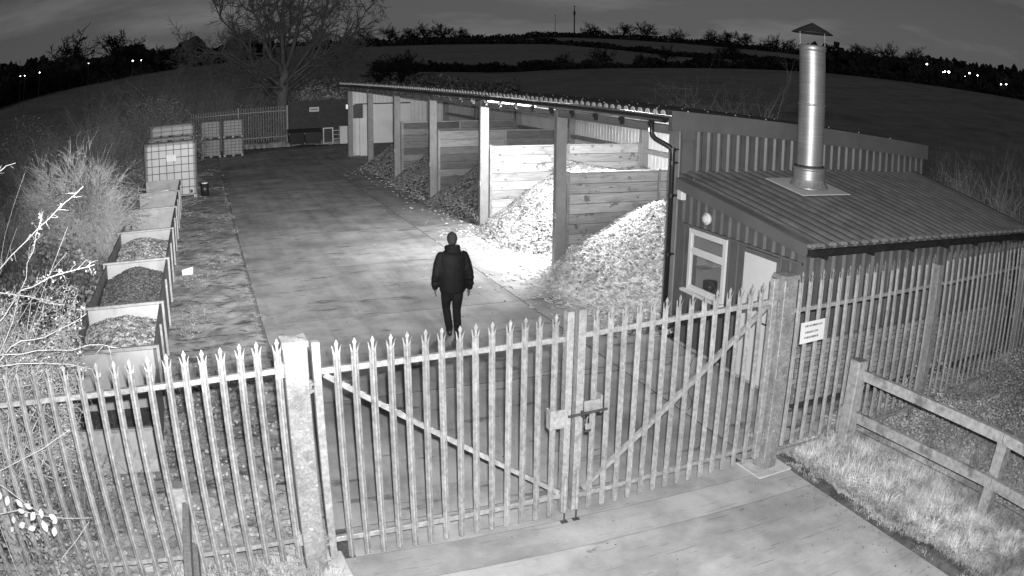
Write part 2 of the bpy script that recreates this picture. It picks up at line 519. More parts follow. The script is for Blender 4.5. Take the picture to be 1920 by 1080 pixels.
def terrain_z(x, y):
    x = np.asarray(x, float) - CAMP[0]
    y = np.asarray(y, float) - CAMP[1]
    r = np.hypot(x, y)
    az = np.degrees(np.arctan2(x, y))
    az = np.where(az < -100, az + 360, az)
    fade = np.clip((110 - np.abs(az - 20)) / 30, 0, 1)
    h0 = np.full_like(r, -0.05)
    hs = [h0] + [CAMP[2] + R_ * np.tan(np.radians(np.interp(az, AZ, E))) for R_, E in zip(RR[1:], (E1, E2, E3, E4))]
    z = np.array(h0)
    for i in range(4):
        tt = np.clip((r - RR[i]) / (RR[i + 1] - RR[i]), 0, 1)
        z = np.where(r > RR[i], hs[i] + (hs[i + 1] - hs[i]) * tt, z)
    z = np.where(r > 600, hs[4] - (r - 600) * 0.02, z)
    return z * fade + (-0.05) * (1 - fade)


def pol(az, r, lift=0.0):
    x = CAMP[0] + r * math.sin(math.radians(az))
    y = CAMP[1] + r * math.cos(math.radians(az))
    return (x, y, float(terrain_z(x, y)) + lift)


rs = np.concatenate([np.linspace(0, 60, 20), np.geomspace(65, 600, 60), np.geomspace(650, 2600, 12)])
az = np.radians(np.linspace(-180, 180, 289))
RG, AG = np.meshgrid(rs, az, indexing='ij')
GX = CAMP[0] + RG * np.sin(AG)
GY = CAMP[1] + RG * np.cos(AG)
GZ = terrain_z(GX, GY)
nr, na = RG.shape
idx = np.arange(nr * na).reshape(nr, na)
Fq = np.stack([idx[:-1, :-1], idx[1:, :-1], idx[1:, 1:], idx[:-1, 1:]], -1).reshape(-1, 4)
me = npmesh('ground', np.stack([GX, GY, GZ], -1).reshape(-1, 3), Fq[:, ::-1], M['ground'], True)
tag(link('ground', me), kind='structure')


def vnoise(x, y, s, seed=0):
    """cheap smooth noise in [-1,1]"""
    r_ = np.random.default_rng(seed)
    out = 0
    for k in range(6):
        a = r_.uniform(0, 2 * PI)
        f = s * r_.uniform(0.6, 1.7)
        out = out + np.sin((x * math.cos(a) + y * math.sin(a)) * f + r_.uniform(0, 9))
    return out / 3.2


def patch(name, x0, x1, y0, y1, res, m_, amp, base, seed, label=None, edge=0.15, bump2=0.4):
    nx = int((x1 - x0) / res) + 1
    ny = int((y1 - y0) / res) + 1
    X, Y = np.meshgrid(np.linspace(x0, x1, nx), np.linspace(y0, y1, ny), indexing='ij')
    Z = base + amp * vnoise(X, Y, 3.0, seed) + amp * bump2 * vnoise(X, Y, 14.0, seed + 1) + amp * 0.5 * rng.uniform(-1, 1, X.shape) * 0.5
    ed = np.minimum.reduce([X - x0, x1 - X, Y - y0, y1 - Y])
    Z = np.where(ed < edge, Z * (ed / edge) + (base - 0.04) * (1 - ed / edge), Z)
    i_ = np.arange(nx * ny).reshape(nx, ny)
    F_ = np.stack([i_[:-1, :-1], i_[1:, :-1], i_[1:, 1:], i_[:-1, 1:]], -1).reshape(-1, 4)
    o = link(name, npmesh(name, np.stack([X, Y, Z], -1).reshape(-1, 3), F_, m_, True))
    return tag(o, kind='structure')


patch('verge', -3.3, -0.1, 0.2, 40.5, 0.06, M['verge'], 0.018, 0.0, 3)
patch('soil', -9.5, -0.12, -4.5, 0.25, 0.06, M['verge'], 0.03, 0.0, 5)
patch('embankment', 5.12, 14.5, -5.5, 1.45, 0.06, M['verge'], 0.03, 0.02, 6)
patch('soil', -9.5, -3.2, 0.2, 42.0, 0.25, M['soil'], 0.05, 0.0, 8)

patch('soil', 5.07, 5.42, -6.0, 0.4, 0.03, M['soil'], 0.02, 0.035, 12, edge=0.06)
# yard: cast slabs with open joints between them
yard = tag(empty('yard'), kind='structure')
xs_ = [-0.10, 2.4, 4.82, 6.45]
ys_ = [0.62, 3.9, 7.7, 11.62, 15.6, 19.6, 23.7, 27.8, 32.0, 36.2, 40.4]
xs2 = [[-0.10, 4.82, 6.28], [-0.10, 4.82, 6.28]] + [[-0.10, 4.82, 11.8]] * 8
g = 0.011


def slab_mesh(x0, x1, y0, y1, m_, g=g):
    b = MB().mat(m_)
    b.box(x0 + g, x1 - g, y0 + g, y1 - g, -0.12, 0.0)
    return b


for j in range(len(ys_) - 1):
    xx = xs2[j]
    for i in range(len(xx) - 1):
        x0, x1 = xx[i], xx[i + 1]
        slab_mesh(x0, x1, ys_[j], ys_[j + 1], M['concrete']).build('concrete_slab', yard)
drive = tag(empty('driveway'), kind='structure')
for par_, bx_ in ((yard, (-0.08, 11.8, 0.62, 40.38)), (drive, (-0.08, 5.04, -8.5, 0.6))):
    b = MB().mat(M['soil']); b.box(bx_[0], bx_[1], bx_[2], bx_[3], -0.14, -0.0018); b.build('joint_filler', par_)
for j, (y0, y1) in enumerate([(0.08, 0.62), (-0.44, 0.08), (-4.3, -0.44), (-8.5, -4.3)]):
    for x0, x1 in (((0.05, 4.6),) if j == 0 else ((-0.1, 5.06),)):
        slab_mesh(x0, x1, y0, y1, M['drive'], 0.004).build('concrete_slab', drive)
slab_mesh(4.65, 6.28, 0.45, 0.62, M['concrete']).build('concrete_slab', drive)


# ---------------------------------------------------------------- profiled sheets
def sheet(p0, axis, up, out, width, zlo, zhi, pitch=0.21, flat=0.10, side=0.035, depth=0.03, m_=None, phase=0.0, thick=0.004):
    """vertical ribbed sheet: starts at p0, runs along axis; zlo, zhi are functions of the distance along (heights along up)"""
    pts = []
    s_ = -phase
    prof = []
    while s_ < width + pitch:
        prof += [(s_, 0), (s_ + flat, 0), (s_ + flat + side, depth), (s_ + pitch - side, depth)]
        s_ += pitch
    pr = []
    for a, b in zip(prof[:-1], prof[1:]):
        if b[0] <= 0 or a[0] >= width:
            continue
        for q, o_ in ((a, b), (b, a)):
            x, h = q
            if x < 0:
                h = q[1] + (o_[1] - q[1]) * (0 - x) / (o_[0] - x); x = 0
            if x > width:
                h = q[1] + (o_[1] - q[1]) * (width - x) / (o_[0] - x); x = width
            if not pr or abs(pr[-1][0] - x) > 1e-6 or abs(pr[-1][1] - h) > 1e-6:
                pr.append((x, h))
    A = Vector(axis); U = Vector(up); O = Vector(out); P0 = Vector(p0)
    vs_ = []
    for x, h in pr:
        for hh in (h, h - thick):
            vs_.append(P0 + A * x + U * zlo(x) + O * hh)
            vs_.append(P0 + A * x + U * zhi(x) + O * hh)
    fs = []
    for i in range(len(pr) - 1):
        a = i * 4
        b = a + 4
        fs += [(a, b, b + 1, a + 1), (a + 2, a + 3, b + 3, b + 2), (a + 1, b + 1, b + 3, a + 3), (a, a + 2, b + 2, b)]
    n = len(vs_) - 4
    fs += [(0, 1, 3, 2), (n, n + 2, n + 3, n + 1)]
    mb = MB().mat(m_)
    mb.add(vs_, fs)
    return mb


# ================================================================ the open fronted barn
barn = empty('storage_barn', (6.53, 5.2, 0), 0, 'long open fronted steel barn with a mono pitch sheet roof', 'barn')


def B(mb, name, par=barn, mt=None):
    """build in world coordinates, then hang under the barn"""
    off = Vector(barn.location)
    mb.v = [tuple(Vector(v) - off) for v in mb.v]
    o = mb.build(name, par)
    return o


def H_section(x, y, z0, z1, wx=0.24, wy=0.20, t_=0.014):
    b = MB().mat(M['frame'])
    # flanges face the yard (x), web between
    b.box(x, x + t_, y - wy / 2, y + wy / 2, z0, z1)
    b.box(x + wx - t_, x + wx, y - wy / 2, y + wy / 2, z0, z1)
    b.box(x + t_, x + wx - t_, y - 0.006, y + 0.006, z0, z1)
    b.box(x - 0.05, x + wx + 0.05, y - wy / 2 - 0.04, y + wy / 2 + 0.04, z0, z0 + 0.02)
    return b


PY = [5.27, 10.1, 15.1, 20.15, 25.2, 30.3, 35.3]
for i, y in enumerate(PY):
    b = MB().mat(M['frame'])
    if i == 0:
        b.cbox(6.53, 6.76, y - 0.17, y + 0.17, 0, 3.50, 0.012)
    else:
        b.cbox(6.53, 6.78, y - 0.13, y + 0.02, 0, 3.50, 0.012)
        b.box(6.49, 6.82, y - 0.17, y + 0.06, 0, 0.03)
    B(b, 'post')
    # rafter from front to back
    b = MB().mat(M['frame'])
    b.bar((6.56, y - 0.05, 3.55), (12.9, y - 0.05, 3.17), 0.10, 0.2)
    B(b, 'rafter')
    b = MB().mat(M['frame'])
    b.cbox(11.62, 11.86, y - 0.13, y + 0.05, 0, 3.14, 0.01)
    B(b, 'back_post')
# eaves beam: between the posts, along the front
for i in range(6):
    y0, y1 = PY[i] + (0.17 if i == 0 else 0.02), PY[i + 1] - 0.13
    b = MB().mat(M['frame'])
    b.box(6.55, 6.70, y0, y1, 3.36, 3.49)
    b.box(6.53, 6.55, y0, y1, 3.345, 3.37)
    B(b, 'eaves_beam')
# purlins under the roof
for k in range(5):
    x = 6.62 + k * 1.28
    z = 3.66 - 0.06 * (x - 6.56)
    b = MB().mat(M['galv_old'])
    b.box(x, x + 0.06, 5.15, 35.9, z - 0.10, z - 0.012)
    B(b, 'purlin')


def barn_z(x):
    return 3.70 - 0.060 * (x - 6.25)


# roof sheets: one metre wide each, ribs run down the slope
ribx = Vector((1, 0, -0.060)).normalized()
ribn = Vector((0.060, 0, 1)).normalized()
L_ = 6.95
proto = None
n_sheet = 31
for k in range(n_sheet):
    y0 = 4.98 + k * 1.0
    if proto is None:
        mb = MB().mat(M['barn_roof'])
        pr = []
        for q in range(4):
            y = q * 0.25
            pr += [(y, 0), (y + 0.125, 0)] + [(y + 0.125 + 0.0625 * (1 - math.cos(PI * j / 6)), 0.07 * math.sin(PI * j / 6)) for j in range(1, 6)]
        pr.append((1.0, 0))
        vs_ = []
        for (y, h) in pr:
            for xx in (0, L_):
                vs_.append(Vector((0, y, 0)) + ribx * xx + ribn * h)
                vs_.append(Vector((0, y, 0)) + ribx * xx + ribn * (h - 0.005))
        fs = []
        for i in range(len(pr) - 1):
            a = i * 4
            c = a + 4
            fs += [(a, a + 2, c + 2, c), (a + 1, c + 1, c + 3, a + 3), (a, c, c + 1, a + 1), (a + 2, a + 3, c + 3, c + 2)]
        mb.add(vs_, fs)
        # the closed rib ends at the eaves
        mb.mat(M['crown'])
        for q in range(4):
            y = q * 0.25
            ring = [(-0.03, y + 0.125 + 0.0625 * (1 - math.cos(PI * j / 6)), 0.073 * math.sin(PI * j / 6) + 0.002) for j in range(7)]
            ring2 = [(-0.008, p[1], p[2]) for p in ring]
            mb.add(ring + ring2, [tuple(range(6, -1, -1))] + [(j, j + 1, j + 8, j + 7) for j in range(6)])
        proto = mb.mesh('roof_sheet')
    o = link('roof_sheet', proto, barn, (6.25 - 6.53, y0 - 5.2, 3.70))
    # rubber capped screws as bright dots along the ribs
sc = MB().mat(M['crown'])
for k in range(31):
    for x in (6.7, 9.2, 11.9):
        y = 4.98 + k + 0.17
        sc.box(x, x + 0.02, y - 0.01, y + 0.01, barn_z(x) + 0.07, barn_z(x) + 0.088)
B(sc, 'roof_screws').__setitem__('kind', 'stuff')
# bargeboard at the near gable and far gable
for yb in (4.93, 35.98):
    b = MB().mat(M['trim'])
    for (x0, x1) in ((6.262, 9.55), (9.556, 13.06)):
        za, zb = barn_z(x0), barn_z(x1)
        v = [(x0, yb, za - 0.23), (x1, yb, zb - 0.23), (x1, yb, zb + 0.075), (x0, yb, za + 0.075),
             (x0, yb + 0.02, za - 0.23), (x1, yb + 0.02, zb - 0.23), (x1, yb + 0.02, zb + 0.075), (x0, yb + 0.02, za + 0.075)]
        f = [(0, 1, 2, 3), (7, 6, 5, 4), (0, 4, 5, 1), (1, 5, 6, 2), (2, 6, 7, 3), (3, 7, 4, 0)]
        b.add(v, f)
        v = [(x0, yb + 0.02, za + 0.063), (x1, yb + 0.02, zb + 0.063), (x1, yb + 0.20, zb + 0.063), (x0, yb + 0.20, za + 0.063),
             (x0, yb + 0.02, za + 0.073), (x1, yb + 0.02, zb + 0.073), (x1, yb + 0.20, zb + 0.073), (x0, yb + 0.20, za + 0.073)]
        b.add(v, f)
    B(b, 'bargeboard')
b = MB().mat(M['trim']); b.box(6.30, 6.525, 4.955, 5.10, 3.44, 3.62); b.box(6.50, 6.757, 4.97, 5.025, 3.30, 3.47); B(b, 'corner_filler')
# gable cladding, panels one metre wide
zt = lambda x: 0.0


def gable(y, out, name='wall_sheet', m_=None, x0=6.76, x1=13.0, zb=0.0, par=barn):
    x = x0
    while x < x1 - 0.01:
        w_ = min(1.05, x1 - x)
        mb = sheet((x, y, 0), (1, 0, 0), (0, 0, 1), out, w_, lambda s_: zb, lambda s_, x=x: barn_z(x + s_) - 0.03, m_=m_ or M['clad'], phase=(x - x0) % 0.21)
        if out[1] > 0:
            mb.f = [tuple(reversed(f)) for f in mb.f]
        B(mb, name, par)
        x += w_


gable(5.07, (0, -1, 0))
gable(5.11, (0, 1, 0), m_=M['inner'], name='lining_sheet', x1=11.9)
gable(35.42, (0, -1, 0), m_=M['inner'], name='lining_sheet', x1=11.9)
gable(35.47, (0, 1, 0))
b = MB().mat(M['trim'])
b.box(6.55, 6.757, 5.03, 5.098, 0, 3.46)
B(b, 'corner_trim')
# back wall: light lining inside, dark sheet outside, rails across
y = 5.15
while y < 35.4:
    w_ = min(1.05, 35.4 - y)
    mb = sheet((11.88, y, 0), (0, 1, 0), (0, 0, 1), (-1, 0, 0), w_, lambda s_: 1.35, lambda s_: barn_z(11.9) - 0.04, m_=M['inner'], pitch=0.21, phase=(y - 5.15) % 0.21, flat=0.17, side=0.01, depth=0.012)
    B(mb, 'lining_sheet')
    mb = sheet((12.95, y, 0), (0, 1, 0), (0, 0, 1), (1, 0, 0), w_, lambda s_: 0, lambda s_: barn_z(12.95) - 0.04, m_=M['clad'], phase=(y - 5.15) % 0.21)
    B(mb, 'wall_sheet')
    y += w_
for i in range(6):
    b = MB().mat(M['galv_old'])
    b.box(11.66, 11.84, PY[i] + 0.06, PY[i + 1] - 0.14, 2.02, 2.09)
    b.box(11.66, 11.70, PY[i] + 0.06, PY[i + 1] - 0.14, 1.97, 2.02)
    B(b, 'wall_rail')
    b = MB().mat(M['footing'])
    b.box(11.80, 11.90, PY[i] + 0.06, PY[i + 1] - 0.14, 0, 1.35)
    B(b, 'back_panel')
# gutter on brackets, with an outlet and the swan neck downpipe
b = MB().mat(M['black'])
n_ = 9
ring = [(6.17 - 0.075 * math.cos(PI * k / (n_ - 1)), 3.655 - 0.085 * math.sin(PI * k / (n_ - 1))) for k in range(n_)]
ring2 = [(6.17 - 0.070 * math.cos(PI * k / (n_ - 1)), 3.655 - 0.080 * math.sin(PI * k / (n_ - 1))) for k in range(n_)]
Y0, Y1 = 5.0, 36.1
vs_ = [(x, yy, z) for yy in (Y0, Y1) for (x, z) in ring + ring2]
fs = []
for k in range(n_ - 1):
    fs += [(k, k + 1, 2 * n_ + k + 1, 2 * n_ + k), (n_ + k, 3 * n_ + k, 3 * n_ + k + 1, n_ + k + 1)]
fs += [(0, 2 * n_, 3 * n_, n_), (n_ - 1, 2 * n_ - 1, 4 * n_ - 1, 3 * n_ - 1), tuple(range(n_)), tuple(2 * n_ + k for k in range(n_ - 1, -1, -1))]
b.add(vs_, fs)
gut = B(b, 'gutter')
# front fascia behind the gutter
b = MB().mat(M['trim'])
b.box(6.27, 6.29, 5.0, 36.0, 3.57, 3.66)
B(b, 'fascia')
k = 0
y = 5.5
while y < 36:
    b = MB().mat(M['black'])
    b.box(6.16, 6.262, y, y + 0.03, 3.50, 3.565)
    b.box(6.20, 6.262, y - 0.01, y + 0.04, 3.44, 3.50)
    B(b, 'gutter_bracket', barn)
    y += 1.02
b = MB().mat(M['black'])
b.smooth = True
xp = 6.42
b.tube([(6.17, 5.42, 3.60), (6.17, 5.42, 3.40), (6.18, 5.40, 3.33), (6.21, 5.36, 3.28), (6.38, 5.17, 3.16), (xp, 5.13, 3.08), (xp, 5.13, 2.95), (xp, 5.13, 0.02)], 0.045, 10)
dp = B(b, 'downpipe')
for z in (0.25, 1.35, 2.35, 2.9, 3.12):
    b = MB().mat(M['black'])
    b.tube([(xp, 5.13, z - 0.03), (xp, 5.13, z + 0.03)], 0.055, 10)
    b.box(xp, 6.529, 5.10, 5.16, z - 0.012, z + 0.012)
    b.v = [tuple(Vector(v) - Vector(barn.location)) for v in b.v]
    b.build('pipe_clip', dp)

# timber division walls
BH = 0.232


def timber_wall(y, label, top=2.07, x0=6.86, x1=11.6, split=2, wm='timber'):
    t_ = empty('timber_wall', (x0, y, 0), 0, label, 'timber wall', 'timber division walls inside the barn')
    n = 9
    h = top / n
    seg = (x1 - x0) / split
    for s_ in range(split):
        for r in range(n):
            nm = MB().mat(M[wm])
            jit = rnd.uniform(-0.004, 0.004)
            nm.cbox(s_ * seg + 0.05, (s_ + 1) * seg - 0.01, -0.035 + jit, 0.035 + jit, r * h + 0.006, (r + 1) * h - 0.006, 0.006)
            nm.build('board', t_)
    cc = MB().mat(M['soil']); cc.box(0.06, x1 - x0 - 0.02, -0.015, 0.015, 0.0, top - 0.01); cc.build('joint_shade', t_)  # dark sheet added inside the wall as shade for the board gaps
    for s_ in range(split + 1):
        c = MB().mat(M['galv_old'])
        x = s_ * seg + 0.02 - (0.03 if s_ == split else 0)
        c.box(x - 0.035, x + 0.035, -0.062, -0.048, 0, top + 0.06)
        c.box(x - 0.035, x + 0.035, 0.048, 0.062, 0, top + 0.06)
        c.box(x - 0.006, x + 0.006, -0.048, 0.048, 0, top + 0.06)
        c.build('channel_post', t_)
    cp = MB().mat(M['timber'])
    cp.box(0.06, x1 - x0 - 0.03, -0.05, 0.05, top + 0.001, top + 0.035)
    cp.build('capping', t_)
    return t_


timber_wall(10.12, 'horizontal board wall closing the nearest bay beside the thick shaded post', 2.07)
timber_wall(15.12, 'brightly floodlit board wall at the far side of the lit bay', 2.20)
timber_wall(20.17, 'dim board wall one bay beyond the floodlit boards, with a dark stained board', 2.25, wm='timber_dim')
timber_wall(25.22, 'darkest and farthest board wall, with the dark stripe across its boards', 2.27, wm='timber_dim')

# small signs on the posts
for i, (y, z) in enumerate([(10.0, 1.16), (15.0, 1.22), (20.05, 1.2), (25.1, 1.2)]):
    nm = ['nearest thick post of the lit bay', 'floodlit white post', 'third post, beside the dim board wall', 'fourth post, beside the darkest board wall'][i]
    s_ = empty('bay_sign', (6.525, y, z), 0, 'small white square sign on the ' + nm, 'sign', 'small square signs on the barn posts')
    b = MB().mat(M['sign']); b.box(-0.008, 0.0, -0.065, 0.055, -0.06, 0.06)
    b.build('sign_plate', s_)
    b = MB().mat(M['print']); b.box(-0.0095, -0.0081, -0.04, 0.03, -0.028, 0.028)
    b.build('sign_print', s_)

# floodlights under the front beam
def flood(loc, label, m_, power=0):
    f = empty('floodlight', loc, 0, label, 'floodlight', 'floodlights under the barn eaves')
    b = MB().mat(M['white'])
    v = [(-0.40, -0.10, 0.06), (0.34, -0.10, 0.02), (0.34, 0.10, 0.02), (-0.40, 0.10, 0.06), (-0.40, -0.10, 0.10), (0.30, -0.10, 0.05), (0.30, 0.10, 0.05), (-0.40, 0.10, 0.10)]
    b.add(v, [(0, 1, 2, 3), (7, 6, 5, 4), (0, 4, 5, 1), (1, 5, 6, 2), (2, 6, 7, 3), (3, 7, 4, 0)])
    b.build('housing', f)
    b = MB().mat(m_)
    v = [(-0.39, -0.13, 0.055), (-0.1, -0.13, 0.00), (0.33, -0.13, 0.015), (-0.39, 0.09, 0.055), (-0.1, 0.09, 0.0), (0.33, 0.09, 0.015),
         (-0.39, -0.13, 0.075), (-0.1, -0.13, 0.06), (0.33, -0.13, 0.04)]
    b.add(v, [(0, 3, 4, 1), (1, 4, 5, 2), (0, 1, 7, 6), (1, 2, 8, 7)])
    b.build('diffuser', f)
    b = MB().mat(M['dark_steel']); b.box(-0.03, 0.03, -0.02, 0.02, 0.101, 0.30); b.build('bracket', f)
    return f


flood((7.42, 10.95, 3.285), 'lit white floodlight hanging behind the thick shaded post', M['lamp'])
flood((7.22, 15.75, 3.28), 'floodlight hanging behind the brightly lit white post', M['lamp_dim'])  # faint glow stands in for light reflected off this unlit shade
fl = bpy.data.lights.new('floodlight_beam', 'POINT')
fl.energy = 1500
fl.shadow_soft_size = 0.28
fo = bpy.data.objects.new('floodlight_beam', fl)
COL.objects.link(fo)
fo.location = (7.15, 10.95, 3.17)

sl_ = bpy.data.lights.new('bay_fill_light', 'AREA')  # added fill light in the bay, softens the post's shadow on the yard
sl_.shape = 'RECTANGLE'
sl_.size = 0.06
sl_.size_y = 3.2
sl_.energy = 90
sl_.spread = math.radians(170)
slo = bpy.data.objects.new('bay_fill_light', sl_)
COL.objects.link(slo)
slo.location = (7.0, 12.95, 3.34)
slo.rotation_euler = (0, math.radians(8), 0)
# glowing strips standing in for bay light leaking through the slot over the beam
for (y0, y1) in ((11.3, 12.75), (12.95, 14.6)):
    b = MB().mat(M['lamp'])
    b.box(-0.015, 0.02, -(y1 - y0) / 2, (y1 - y0) / 2, -0.012, 0.014)
    s_ = empty('slot_glow', (6.575, (y0 + y1) / 2, 3.512), 0,
               'thin glowing strip under the gutter, ' + ('nearer the thick shaded post' if y0 < 12 else 'nearer the floodlit white post'), 'glowing strip', 'thin glowing strips under the gutter')
    b.build('tube', s_)
    b = MB().mat(M['dark_steel']); b.box(0.021, 0.04, -(y1 - y0) / 2, (y1 - y0) / 2, -0.02, 0.02); b.build('back_plate', s_)

# end bay: white boarding, dark cupboard
eb = empty('partition', (7.2, 35.2, 0), 0, 'pale flat boarding closing the far end bay of the barn', 'partition')
b = MB().mat(M['door']); b.box(0.36, 2.6, 0.0, 0.04, 0.62, 2.62); b.build('panel', eb)
b = MB().mat(M['door']); b.box(-0.05, 0.354, 0.0, 0.04, 0.0, 1.93); b.build('panel', eb)
b = MB().mat(M['dark_steel']); b.box(-0.3, 2.6, -0.02, 0.04, 2.622, 2.68); b.build('top_rail', eb)
b = MB().mat(M['dark_steel']); b.box(-0.38, 0.1, -0.02, 0.08, 1.932, 2.62); b.build('box_housing', eb)
b = MB().mat(M['dark_steel']); b.box(0.36, 2.6, -0.04, 0.04, 0.0, 0.615); b.build('kick_board', eb)
wl = empty('wall_lamp', (6.50, 35.2, 2.55), 0, 'tiny bright lamp on the far corner post of the barn', 'lamp')
b = MB().mat(M['white']); b.cbox(-0.12, -0.0, -0.26, -0.14, -0.12, 0.12, 0.02); b.build('lamp_body', wl)
b = MB().mat(M['lamp_dim']); b.box(-0.1, -0.02, -0.264, -0.2601, -0.1, 0.1); b.build('lens', wl)


# ---------------------------------------------------------------- heaps of wood chips
def heap_h(x, y, x_toe, slope, top, seed, y0, y1):
    n = vnoise(x, y, 1.3, seed) * 0.12 + vnoise(x, y, 4, seed + 1) * 0.06
    xt = x_toe(y)
    h = (x - xt) * slope
    h = np.minimum(h, top + 0.12 * vnoise(x, y, 0.9, seed + 2) - 0.10 * np.maximum(0, x - 9))
    e = np.minimum(1, np.minimum(y - y0, y1 - y) / 0.25 + 0.0)
    return h + n * np.clip(h * 3, 0, 1) + 0 * e


def heap(name, label, x0, x1, y0, y1, x_toe, slope, top, seed, nchip, chip, m_core, m_chip, group):
    res = 0.07
    nx, ny = int((x1 - x0) / res), int((y1 - y0) / res)
    X, Y = np.meshgrid(np.linspace(x0, x1, nx), np.linspace(y0, y1, ny), indexing='ij')
    Z = heap_h(X, Y, x_toe, slope, top, seed, y0, y1)
    Z = np.maximum(Z, -0.03)
    i_ = np.arange(nx * ny).reshape(nx, ny)
    F_ = np.stack([i_[:-1, :-1], i_[1:, :-1], i_[1:, 1:], i_[:-1, 1:]], -1).reshape(-1, 4)
    t_ = empty(name, (0, 0, 0), 0, label, 'wood chip heap', group)
    link('heap_core', npmesh('heap_core', np.stack([X, Y, Z - 0.01], -1).reshape(-1, 3), F_, m_core, True), t_)
    # chips spread over the surface
    xs = rng.uniform(x0, x1, nchip * 2)
    ys = rng.uniform(y0 + 0.02, y1 - 0.02, nchip * 2)
    zs = heap_h(xs, ys, x_toe, slope, top, seed, y0, y1)
    # a few strays roll out past the toe
    keep = (zs > 0.0) | ((zs > -0.12) & (rng.uniform(0, 1, len(zs)) < 0.25))
    vis = rng.uniform(0, 1, len(zs)) < np.clip(1.25 - (xs - x0) * 0.10, 0.35, 1)
    keep &= vis
    xs, ys, zs = xs[keep][:nchip], ys[keep][:nchip], np.maximum(zs[keep][:nchip], 0.004)
    l, w_, h = chip
    bv = np.array([(-l, -w_ * 0.6, -h), (l, -w_, -h), (l * 0.8, w_, -h), (-l, w_ * 0.7, -h), (-l * 0.85, -w_ * 0.5, h), (l, -w_ * 0.8, h), (l * 0.7, w_ * 0.9, h), (-l * 0.9, w_ * 0.6, h)]) / 2
    bf = np.array([(4, 5, 6, 7), (0, 1, 5, 4), (1, 2, 6, 5), (2, 3, 7, 6), (3, 0, 4, 7)])
    R_ = rand_rot(len(xs), 0.75)
    R_ *= rng.uniform(0.6, 1.45, len(xs))[:, None, None]
    V, F2 = stamps(bv, bf, R_, np.stack([xs, ys, zs + 0.008 + rng.uniform(0, 0.02, len(xs))], -1))
    ch = link('wood_chips', npmesh('wood_chips', V, F2, m_chip), t_)
    ch['kind'] = 'stuff'
    return t_


toe1 = lambda y: np.interp(y, [4.85, 5.4, 7.4, 8.7, 9.5, 10.1], [6.55, 6.12, 6.02, 5.95, 6.25, 6.7])
toe2 = lambda y: np.interp(y, [10.2, 11.05, 12.2, 14.0, 15.1], [6.95, 6.75, 6.15, 6.2, 6.6])
toe3 = lambda y: np.interp(y, [15.2, 17, 19.5, 20.2], [6.9, 6.25, 6.3, 6.6])
toe4 = lambda y: np.interp(y, [20.2, 21.2, 23, 25.2], [6.9, 6.5, 6.25, 6.35])
toe5 = lambda y: np.interp(y, [25.3, 26, 28.3, 30.3, 31.2], [6.75, 6.5, 6.45, 6.3, 7.0])
G_ = 'wood chip heaps in the barn bays'
heap('chip_heap', 'coarse pale chip heap spilling out of the nearest bay beside the black downpipe', 5.7, 11.6, 4.9, 10.05, toe1, 0.62, 1.45, 21, 19000, (0.165, 0.042, 0.020), M['chip_under'], M['chip'], G_)
heap('chip_heap', 'blown out white chip heap in the floodlit bay', 5.9, 11.6, 10.2, 15.05, toe2, 0.66, 1.75, 31, 17000, (0.085, 0.040, 0.018), M['chip_under'], M['chip_mid'], G_)
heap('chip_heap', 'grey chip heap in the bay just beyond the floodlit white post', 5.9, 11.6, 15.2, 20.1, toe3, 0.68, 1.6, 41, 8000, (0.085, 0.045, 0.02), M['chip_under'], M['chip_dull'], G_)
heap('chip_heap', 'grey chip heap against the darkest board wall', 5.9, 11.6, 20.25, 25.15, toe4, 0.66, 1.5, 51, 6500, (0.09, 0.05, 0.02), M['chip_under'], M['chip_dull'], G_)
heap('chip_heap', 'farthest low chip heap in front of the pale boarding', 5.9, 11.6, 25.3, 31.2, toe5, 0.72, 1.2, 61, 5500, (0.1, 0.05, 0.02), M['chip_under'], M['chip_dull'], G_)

rgc = np.random.default_rng(88)
n = 1500
ys = np.concatenate([rgc.uniform(5.0, 10, 800), rgc.uniform(10.2, 15, 400), rgc.uniform(15, 30, 300)])
off_ = rgc.exponential(0.35, n)
xs = np.where(ys < 10.15, toe1(ys), np.where(ys < 15.1, toe2(ys), 6.5)) - off_
l, w_, h = 0.09, 0.032, 0.014
bv = np.array([(-l, -w_ * 0.6, -h), (l, -w_, -h), (l * 0.8, w_, -h), (-l, w_ * 0.7, -h), (-l * 0.85, -w_ * 0.5, h), (l, -w_ * 0.8, h), (l * 0.7, w_ * 0.9, h), (-l * 0.9, w_ * 0.6, h)]) / 2
bf = np.array([(4, 5, 6, 7), (0, 1, 5, 4), (1, 2, 6, 5), (2, 3, 7, 6), (3, 0, 4, 7)])
V, F2 = stamps(bv, bf, rand_rot(n, 0.25) * rgc.uniform(0.4, 1.2, n)[:, None, None], np.stack([xs, ys, np.full(n, 0.012)], -1))
tag(link('wood_chips', npmesh('wood_chips', V, F2, M['chip'])), 'loose chips trailed over the concrete in front of the bays', 'wood chips', kind='stuff')

# ================================================================ small building with the flue
hut = empty('boiler_house', (6.3, 1.6, 0), 0, 'small ribbed steel building with brick plinth, window and white door beside the gate', 'building')


def HB(mb, name, par=hut):
    off = Vector(hut.location)
    mb.v = [tuple(Vector(v) - off) for v in mb.v]
    return mb.build(name, par)


def hut_z(y):
    return 2.26 + (y - 1.42) * 0.1304


HX0, HX1, HY0, HY1 = 6.3, 12.0, 1.6, 4.60
